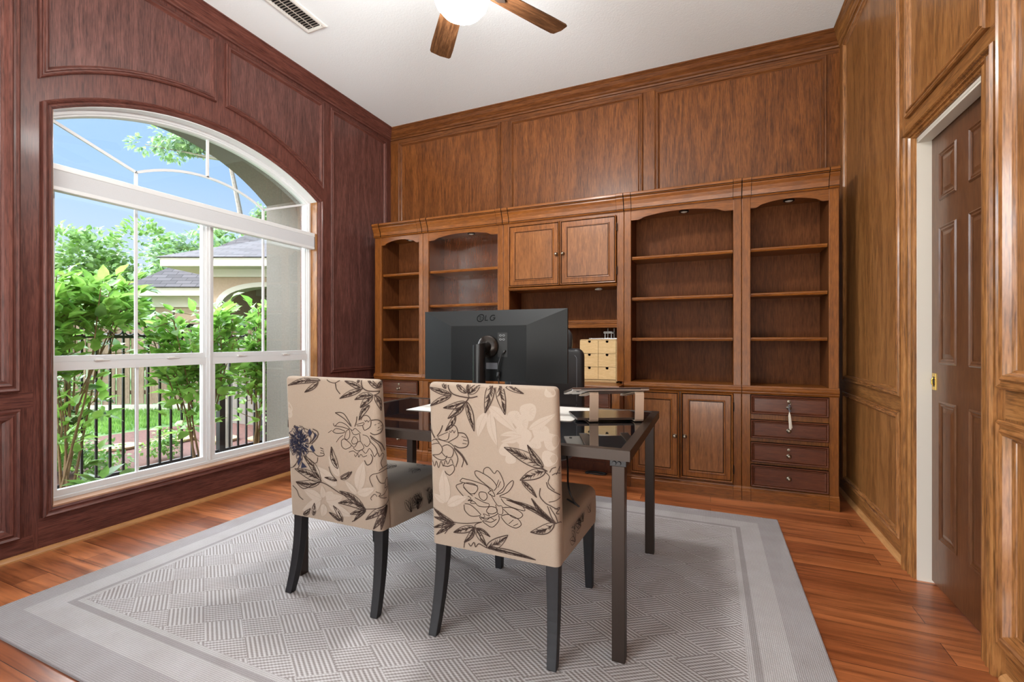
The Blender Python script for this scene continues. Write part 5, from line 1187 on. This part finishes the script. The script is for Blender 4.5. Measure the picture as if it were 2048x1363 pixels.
roof('porch_roof', -8.06, -2.0, 10.4, 15.0, 3.0, 4.0, 1.9)

# downpipe and low garden wall beyond the fence
dp = MB(); dp.tube([(-5.78, 4.05, GZ0), (-5.78, 4.05, 1.35)], .058, 14); dp.tube([(-5.78, 4.05, 1.30), (-5.78, 4.05, 1.36)], .068, 14); tag(dp.build('standpipe', M['concrete'], smooth=True), 'pale grey upright pipe standing behind the iron fence', 'pipe')
gw = MB(); gw.box(-7.6, -6.2, 5.35, 5.5, GZ0, 1.0); struct(gw.build('wall_garden', M['stucco']))

# ---- plants
def add_leaf(mb, p, d, L, w, droop, rnd, m=0):
    """folded pointed leaf from p along d"""
    d = d.normalized(); up = Vector((0, 0, 1)); s_ = d.cross(up)
    if s_.length < .1: s_ = Vector((1, 0, 0))
    s_.normalize(); s_ = (Matrix.Rotation(rnd.uniform(-.7, .7), 3, d) @ s_); n_ = s_.cross(d).normalized()
    q = [p + d * L * t + n_ * (-droop * L * t * t) for t in (0, .28, .62, 1.0)]
    h = n_ * (w * .12)
    b = len(mb.v)
    mb.v += [tuple(v) for v in (q[0], q[1] + s_ * w * .5 + h, q[1], q[1] - s_ * w * .5 + h, q[2] + s_ * w * .42 + h, q[2], q[2] - s_ * w * .42 + h, q[3])]
    for f in ((0, 2, 1), (0, 3, 2), (1, 2, 5, 4), (2, 3, 6, 5), (4, 5, 7), (5, 6, 7)): mb.f.append(tuple(b + i for i in f)); mb.mi.append(m)
def leafy_shrub(name, label, base, stems, leaf, mats, seed, group=None, dens=1.0, qmin=.12):
    rnd = random.Random(seed); t = thing(name, label, 'shrub', base, group)
    lf = MB(); br = MB(); B = Vector(base)
    for si, (tip, n) in enumerate(stems):
        T = Vector(tip); mid = B.lerp(T, .5) + Vector((rnd.uniform(-.08, .08), rnd.uniform(-.08, .08), .12)); s0 = B + Vector((rnd.uniform(-.05, .05), rnd.uniform(-.08, .08), 0))
        P = smooth_pts([s0, s0.lerp(mid, .55), mid, T], 5); j0 = 0 if si % 3 == 0 else len(P) // 2
        br.tube(P[j0:], [0.010 * (1 - i / len(P)) + .003 for i in range(j0, len(P))], 6)
        for k in range(int(n * dens)):
            q = rnd.uniform(qmin, 1.0) if rnd.random() < .85 else rnd.uniform(.25, 1.0); i = min(int(q * (len(P) - 1)), len(P) - 2); p = P[i].lerp(P[i + 1], rnd.random()); ax = (P[i + 1] - P[i]).normalized()
            side = Vector((rnd.uniform(-1, 1), rnd.uniform(-1, 1), rnd.uniform(-.3, .9))).normalized()
            tw = p + side * rnd.uniform(.02, .20) * (1.2 - .3 * q)
            if rnd.random() < .25: br.tube([p, tw], .003, 4)
            for _ in range(2):
                d = (side * .8 + ax * .4 + Vector((rnd.uniform(-.6, .6), rnd.uniform(-.6, .6), rnd.uniform(-.4, .5))))
                L = leaf * rnd.uniform(.65, 1.2); add_leaf(lf, tw, d, L, L * .56, rnd.uniform(.1, .5), rnd, 0 if rnd.random() < .75 else 1)
    lf.build('leaves', mats, t, smooth='all'); br.build('stems', M['stem'], t)
    return t
lm = [M['leafA'], M['leafB']]
def fanstems(cx, cy, n, zr, spread, seed, cnt):
    r = random.Random(seed); return [((cx + r.uniform(-spread, spread) * .6, cy + r.uniform(-spread, spread), r.uniform(*zr)), cnt) for _ in range(n)]
leafy_shrub('shrub', 'large bright leafy shrub reaching over the iron fence at the left window edge', (-4.85, 1.98, GZ0), fanstems(-4.85, 2.14, 15, (1.38, 1.66), .40, 1, 38) + fanstems(-4.85, 1.84, 6, (.95, 1.3), .12, 8, 34), .125, lm, 21, qmin=.84)
leafy_shrub('shrub', 'bright arching leafy shrub in the middle panes in front of the iron fence', (-4.75, 3.02, GZ0), fanstems(-4.8, 2.92, 15, (1.05, 1.48), .40, 2, 36), .125, lm, 22, qmin=.66)
leafy_shrub('shrub', 'tall leafy shrub with bare brown stems beside the stucco pier', (-4.72, 3.62, GZ0), fanstems(-4.85, 3.72, 12, (1.0, 1.55), .30, 3, 36), .12, lm, 23, qmin=.6)
def dense_bush(name, label, c, r, n, L, mats, seed, cat='shrub', trunk=None, group=None, tz=1.0):
    rnd = random.Random(seed); t = thing(name, label, cat, (c[0], c[1], GZ0), group); lf = MB()
    lob = [(Vector(c) + Vector((rnd.gauss(0, 1) * r[0] * .45, rnd.gauss(0, 1) * r[1] * .45, rnd.uniform(-.55, .6) * r[2])), rnd.uniform(.35, .6)) for _ in range(16)]
    for i in range(n):
        lc, k = lob[rnd.randrange(16)]; u = Vector((rnd.gauss(0, 1), rnd.gauss(0, 1), rnd.gauss(0, 1))).normalized()
        p = lc + Vector((u.x * r[0] * k, u.y * r[1] * k, u.z * r[2] * k * tz)) * rnd.uniform(.75, 1.05)
        l = L * rnd.uniform(.7, 1.3); add_leaf(lf, p, u + Vector((rnd.uniform(-.7, .7), rnd.uniform(-.7, .7), rnd.uniform(-.5, .3))), l, l * .6, .2, rnd, rnd.randrange(len(mats)))
    lf.build('foliage', mats, t, smooth='all')
    if trunk:
        tr = MB(); tr.tube(smooth_pts([(c[0], c[1], GZ0)] + [tuple(p) for p in trunk], 4), [trunk_r * (1 - .5 * i / (4 * len(trunk))) for i in range(4 * len(trunk) + 1)], 8); tr.build('trunk', M['trunk'], t)
        for lc, k in lob[:8]:
            tr = MB(); tr.tube([tuple(trunk[-1]), tuple(lc)], [trunk_r * .35, trunk_r * .12], 6); tr.build('branch', M['trunk'], t)
    return t
dense_bush('shrub', 'dark shrub behind the iron fence at the lower left pane', (-6.3, 2.35, .42), (.42, .38, .42), 1500, .075, [M['leafD'], M['leafB']], 31)
dense_bush('shrub', 'rounded clipped boxwood with bright green top behind the fence', (-6.5, 2.45, -.05), (.38, .36, .26), 2600, .045, [M['leafA'], M['leafB']], 32)
dense_bush('shrub', 'small loose boxwood behind the fence pickets near the stepping path', (-6.05, 2.72, -.12), (.26, .26, .22), 900, .045, [M['leafB'], M['leafA']], 33)
dense_bush('shrub', 'tiny round shrub behind the fence beneath the middle panes', (-6.0, 3.45, -.14), (.16, .16, .17), 500, .042, [M['leafB'], M['leafA']], 34)
leafy_shrub('ground_plant', 'low broad-leaved plant in the mulch right outside the window', (-4.5, 2.02, GZ0), [((-4.45, 1.95, -.12), 9), ((-4.5, 2.16, -.10), 9), ((-4.6, 2.28, -.08), 8)], .15, [M['leafB'], M['leafF']], 25, dens=.7)
dense_bush('hedge', 'pale green hedge behind the board fence beside the low roof', hp(-10.6, 11.6, 1.6), (1.1, 1.0, .62), 1600, .13, [M['leafA'], M['leafT']], 36, 'hedge')
trunk_r = .16
dense_bush('tree', 'big rounded green tree behind the fence at the left of the window', hp(-14.6, 16.5, 2.85), (1.8, 1.7, 2.5), 9500, .21, [M['leafT'], M['leafB'], M['leafT']], 41, 'tree', [hp(-14.6, 16.5, .8), hp(-14.5, 16.5, 2.2)])
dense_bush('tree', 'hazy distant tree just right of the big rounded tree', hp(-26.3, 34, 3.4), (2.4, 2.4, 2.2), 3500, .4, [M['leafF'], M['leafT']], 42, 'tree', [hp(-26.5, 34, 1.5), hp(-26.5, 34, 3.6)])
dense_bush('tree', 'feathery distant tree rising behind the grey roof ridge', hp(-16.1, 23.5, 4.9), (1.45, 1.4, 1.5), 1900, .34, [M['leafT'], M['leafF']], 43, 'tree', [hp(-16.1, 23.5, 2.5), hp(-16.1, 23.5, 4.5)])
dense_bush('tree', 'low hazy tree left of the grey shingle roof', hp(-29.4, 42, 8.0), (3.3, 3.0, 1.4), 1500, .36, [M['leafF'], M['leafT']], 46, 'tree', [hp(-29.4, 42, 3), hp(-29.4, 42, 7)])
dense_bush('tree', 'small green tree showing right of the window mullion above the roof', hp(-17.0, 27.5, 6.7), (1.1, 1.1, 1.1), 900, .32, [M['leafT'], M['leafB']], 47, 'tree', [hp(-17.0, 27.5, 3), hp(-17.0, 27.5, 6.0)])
trunk_r = .26
dense_bush('pine_tree', 'tall thin pine with a bare trunk against the blue sky', hp(-22.4, 32, 14.9), (2.3, 2.0, 1.0), 1300, .36, [M['leafF'], M['leafT']], 44, 'tree', [hp(-18.0, 32, 4), hp(-18.7, 32, 9), hp(-19.6, 32, 13.6)])
dense_bush('pine_tree', 'small distant pine tuft beside the stucco pier', hp(-22.4, 42, 12.6), (.9, .9, .7), 450, .32, [M['leafT'], M['leafF']], 45, 'tree', [hp(-22.4, 42, 6), hp(-22.4, 42, 12)])

# ------------------------------------------------------------------ light
w = bpy.data.worlds.new('sky'); scn.world = w; w.use_nodes = True
g = G(w); bg = g.n['Background']
tc = g.new('ShaderNodeTexCoord').outputs['Generated']
sp = g.new('ShaderNodeSeparateXYZ'); g.l.new(tc, sp.inputs[0])
el = sp.outputs[2]
sky = g.ramp(el, [(0.0, lin(150, 150, 140)), (0.02, lin(232, 241, 252)), (0.28, lin(176, 212, 252)), (0.75, lin(124, 176, 242))])
# unseen sky behind the camera is brightened, added as fill through the open end
side = g.m('MULTIPLY', sp.outputs[1], -1.0)
glow = g.m('POWER', g.m('MAXIMUM', side, 0.0), 1.5)
skyc = g.mix(g.m('MULTIPLY', glow, 0.8), sky, (1.0, 0.97, 0.92, 1))
# added bright region of unseen sky above the window view, to light the room
high = g.m('MULTIPLY', g.ramp(el, [(0.365, (0, 0, 0, 1)), (0.45, (1, 1, 1, 1)), (0.8, (1, 1, 1, 1)), (0.95, (0.15, 0.15, 0.15, 1))]), g.m('POWER', g.m('MAXIMUM', g.m('MULTIPLY', sp.outputs[0], -1.0), 0.0), 0.7))
# the added brightness also reaches lower, outside the camera's view
az = g.m('DIVIDE', sp.outputs[1], g.m('MAXIMUM', g.m('MULTIPLY', sp.outputs[0], -1.0), 0.03))
low = g.m('MULTIPLY', g.ramp(el, [(0.05, (0, 0, 0, 1)), (0.14, (1, 1, 1, 1))]), g.m('SUBTRACT', 1.0, g.ramp(az, [(0.02, (0, 0, 0, 1)), (0.36, (1, 1, 1, 1))])))
low = g.m('MULTIPLY', low, g.m('GREATER_THAN', g.m('MULTIPLY', sp.outputs[0], -1.0), 0.35))
high = g.m('MAXIMUM', high, g.m('MULTIPLY', low, 0.55))
skyc = g.mix(high, skyc, (1.0, 0.965, 0.92, 1))
g.l.new(skyc, bg.inputs[0])
# added fill: unseen lower world behind the camera made bright to light the ceiling
rear_fill = g.m('MULTIPLY', g.ramp(g.m('MULTIPLY', el, -1.0), [(0.03, (0, 0, 0, 1)), (0.12, (1, 1, 1, 1))]), g.m('MAXIMUM', side, 0.0))
g.l.new(g.m('ADD', g.m('MULTIPLY', rear_fill, REAR_FILL), g.m('ADD', g.m('MULTIPLY', high, SKY_HIGH), g.m('MULTIPLY_ADD', glow, SKY_GLOW, SKY))), bg.inputs[1])
sun = bpy.data.lights.new('sun', 'SUN'); sun.energy = SUN; sun.angle = math.radians(1.5); sun.color = (1.0, 0.95, 0.86)
so = bpy.data.objects.new('sun', sun); COL.objects.link(so)
so.rotation_euler = Vector((0.2, -0.62, 0.76)).to_track_quat('Z', 'Y').to_euler()
vs = scn.view_settings
scn.display_settings.display_device = 'sRGB'
vs.view_transform = 'Standard'; vs.look = 'None'; vs.exposure = EXPO; vs.gamma = 1.0; vs.use_curve_mapping = False
